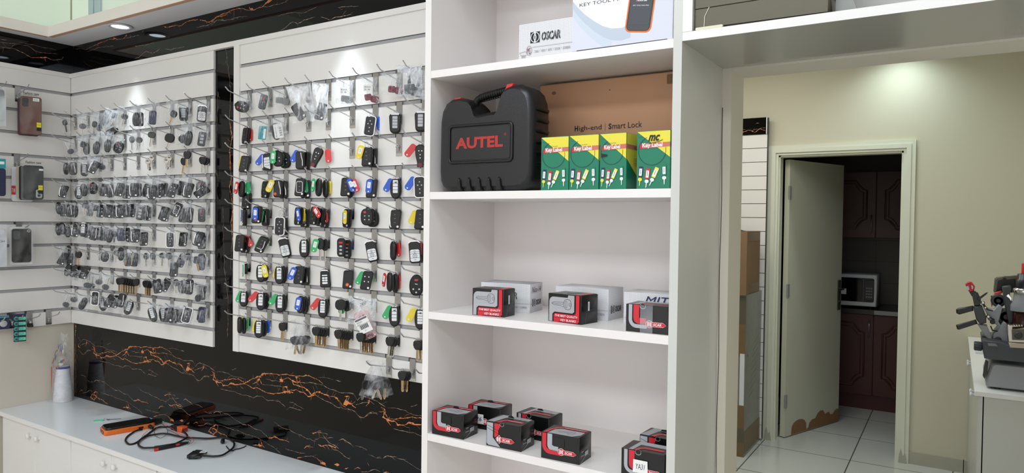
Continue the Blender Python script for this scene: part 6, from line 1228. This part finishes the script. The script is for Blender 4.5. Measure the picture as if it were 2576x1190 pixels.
for pts, nm in (([(225, 430), (228, 470), (110, 502), (85, 490), (82, 462), (100, 450)], 'lever'), ([(250, 545), (262, 578), (110, 628), (92, 625), (82, 592), (90, 588)], 'lever'), ([(255, 370), (330, 320), (348, 316), (340, 330), (270, 385)], 'thin_lever')):
    b = mb_(); tp(b, pts, 2.105 if nm == 'lever' else 2.10, 2.135 if nm == 'lever' else 2.11, 'blackplastic', .006 if nm == 'lever' else .002); b.build(nm, parent=t)
b = mb_(); tp(b, [(160, 250), (185, 228), (215, 232), (240, 268), (232, 310), (200, 320), (172, 290)], 2.125, 2.165, 'red', .006); tp(b, [(175, 242), (190, 230), (205, 232), (200, 246)], 2.12, 2.15, 'red', .003); tp(b, [(162, 270), (185, 262), (195, 290), (180, 305)], 2.121, 2.126, 'padsilver'); tp(b, [(208, 258), (225, 262), (226, 285), (215, 290)], 2.121, 2.126, 'padsilver'); b.build('red_knob', parent=t)
b = mb_(); tp(b, [(290, 395), (310, 400), (345, 450), (400, 460), (440, 420), (470, 440), (440, 560), (460, 600), (430, 690), (385, 700), (385, 660), (440, 600), (350, 545), (340, 500)], 2.16, 2.22, 'castgrey', .004); tp(b, [(385, 700), (390, 660), (440, 620), (480, 560), (520, 590), (520, 745), (450, 745)], 2.13, 2.20, 'castgrey', .004); tp(b, [(300, 680), (350, 690), (350, 720), (300, 715)], 2.14, 2.2, 'slot_dark'); b.build('arm', parent=t)
b = mb_()
for (a, c, r_) in ((305, 400, .008), (350, 515, .008), (385, 560, .010), (325, 440, .006), (430, 708, .014)): p = onY(*zc(a, c), 2.14); b.lathe([(r_, 2.135), (r_, 2.125), (r_ * .6, 2.12)], 'steel' if r_ < .01 else 'slot_dark', (p.x, 0, p.z), 'y', 12)
for (q) in ([(300, 400), (345, 460), (390, 470)], [(350, 515), (400, 545), (380, 570)], [(370, 595), (385, 630), (430, 640)]): b.tube([tuple(onY(*zc(*k), 2.13)) for k in q], .003, 'blackplastic', 6)
b.build('joint', parent=t)
for (a, c, R_, yy) in ((435, 385, .030, 2.22), (500, 520, .040, 2.19)):
    p = onY(*zc(a, c), yy); b = mb_(); b.lathe([(R_, yy + .012), (R_, yy), (R_ * .93, yy - .003), (R_ * .58, yy - .003)], 'greyplastic', (p.x, 0, p.z), 'y', 32); b.lathe([(R_ * .60, yy - .0034), (R_ * .30, yy - .0034)], 'padsilver', (p.x, 0, p.z), 'y', 24); b.lathe([(R_ * .28, yy - .0036), (R_ * .28, yy - .010)], 'slot_dark', (p.x, 0, p.z), 'y', 24); b.build('grinding_wheel', parent=t)
b = mb_(); tp(b, [(405, 320), (460, 305), (470, 320), (400, 365), (380, 440), (375, 410)], 2.225, 2.26, 'red', .003); tp(b, [(372, 345), (385, 345), (385, 358), (372, 358)], 2.22, 2.24, 'blackplastic'); b.build('red_guard', parent=t)
b = mb_(); tp(b, [(410, 210), (430, 198), (620, 180), (650, 190), (650, 320), (400, 318)], 2.30, 2.40, 'blackplastic', .008); tp(b, [(400, 318), (408, 210), (425, 196), (480, 190), (475, 205), (430, 215), (415, 320)], 2.285, 2.31, 'parcel_dark', .002); tp(b, [(480, 182), (610, 178), (620, 200), (500, 210)], 2.285, 2.31, 'parcel_dark', .002); b.build('rear_motor', parent=t)
b = mb_(); tp(b, [(468, 268), (530, 260), (545, 270), (530, 330), (600, 560), (520, 580), (480, 380)], 2.17, 2.21, 'greyplastic', .006); b.build('belt_cover', parent=t)
p = onY(*zc(650, 420), 2.12); q = lambda c: onY(*zc(650, c), 2.12).z
b = mb_(); b.lathe([(.048, q(480)), (.048, q(430)), (.040, q(400)), (.036, q(330)), (.036, q(310))], 'castgrey', (p.x, 2.16, 0), 'z', 28); b.lathe([(.041, q(325)), (.043, q(318)), (.043, q(300)), (.040, q(290)), (.030, q(285))], 'chrome', (p.x, 2.16, 0), 'z', 28); b.build('spindle_head', parent=t)
b = mb_(); b.lathe([(.030, q(288)), (.031, q(215)), (.026, q(210)), (.025, q(168)), (.012, q(163))], 'blackplastic', (p.x, 2.16, 0), 'z', 22); b.build('spindle_cap', parent=t)
b = mb_(); b.lathe([(.011, q(165)), (.011, q(85)), (.008, q(75))], 'red', (p.x, 2.16, 0), 'z', 14); b.build('red_handle', parent=t)
b = mb_(); b.lathe([(.040, q(600)), (.040, q(485)), (.036, q(481))], 'brownlens', (p.x, 2.16, 0), 'z', 24); b.build('light_window', parent=t, label='dark red window')
b = mb_(); tp(b, [(500, 345), (520, 330), (545, 365), (540, 390), (530, 370)], 2.10, 2.11, 'chrome', .001); b.build('bracket', parent=t)
b = mb_(); tp(b, [(525, 735), (700, 745), (700, 785), (530, 775)], 2.02, 2.10, 'cream_case', .003); tp(b, [(510, 590), (545, 585), (545, 620), (700, 610), (700, 740), (520, 730), (510, 660)], 2.03, 2.10, 'nickel_blade', .003)
for i in range(6): tp(b, [(515 + i * 22, 586), (527 + i * 22, 586), (527 + i * 22, 600), (515 + i * 22, 600)], 2.035, 2.09, 'nickel_blade', .001)
tp(b, [(545, 625), (690, 620), (690, 715), (550, 712)], 2.024, 2.030, 'parcel_dark', .001); p2 = onY(*zc(600, 672), 2.02); b.lathe([(.015, 2.023), (.015, 2.016), (.011, 2.013)], 'slot_dark', (p2.x, 0, p2.z), 'y', 20); b.build('key_clamp', parent=t)
b = MB(); a0 = onZ(2452, 845, .90)
b.box(3.69, 3.80, 3.05, 3.40, .9003, .915, 'cardwhite'); b.box(3.70, 3.79, 3.07, 3.38, .915, .922, 'laminate_grey'); b.build('white_tray', label='flat white tray on the cabinet behind the key machine', cat='tray')
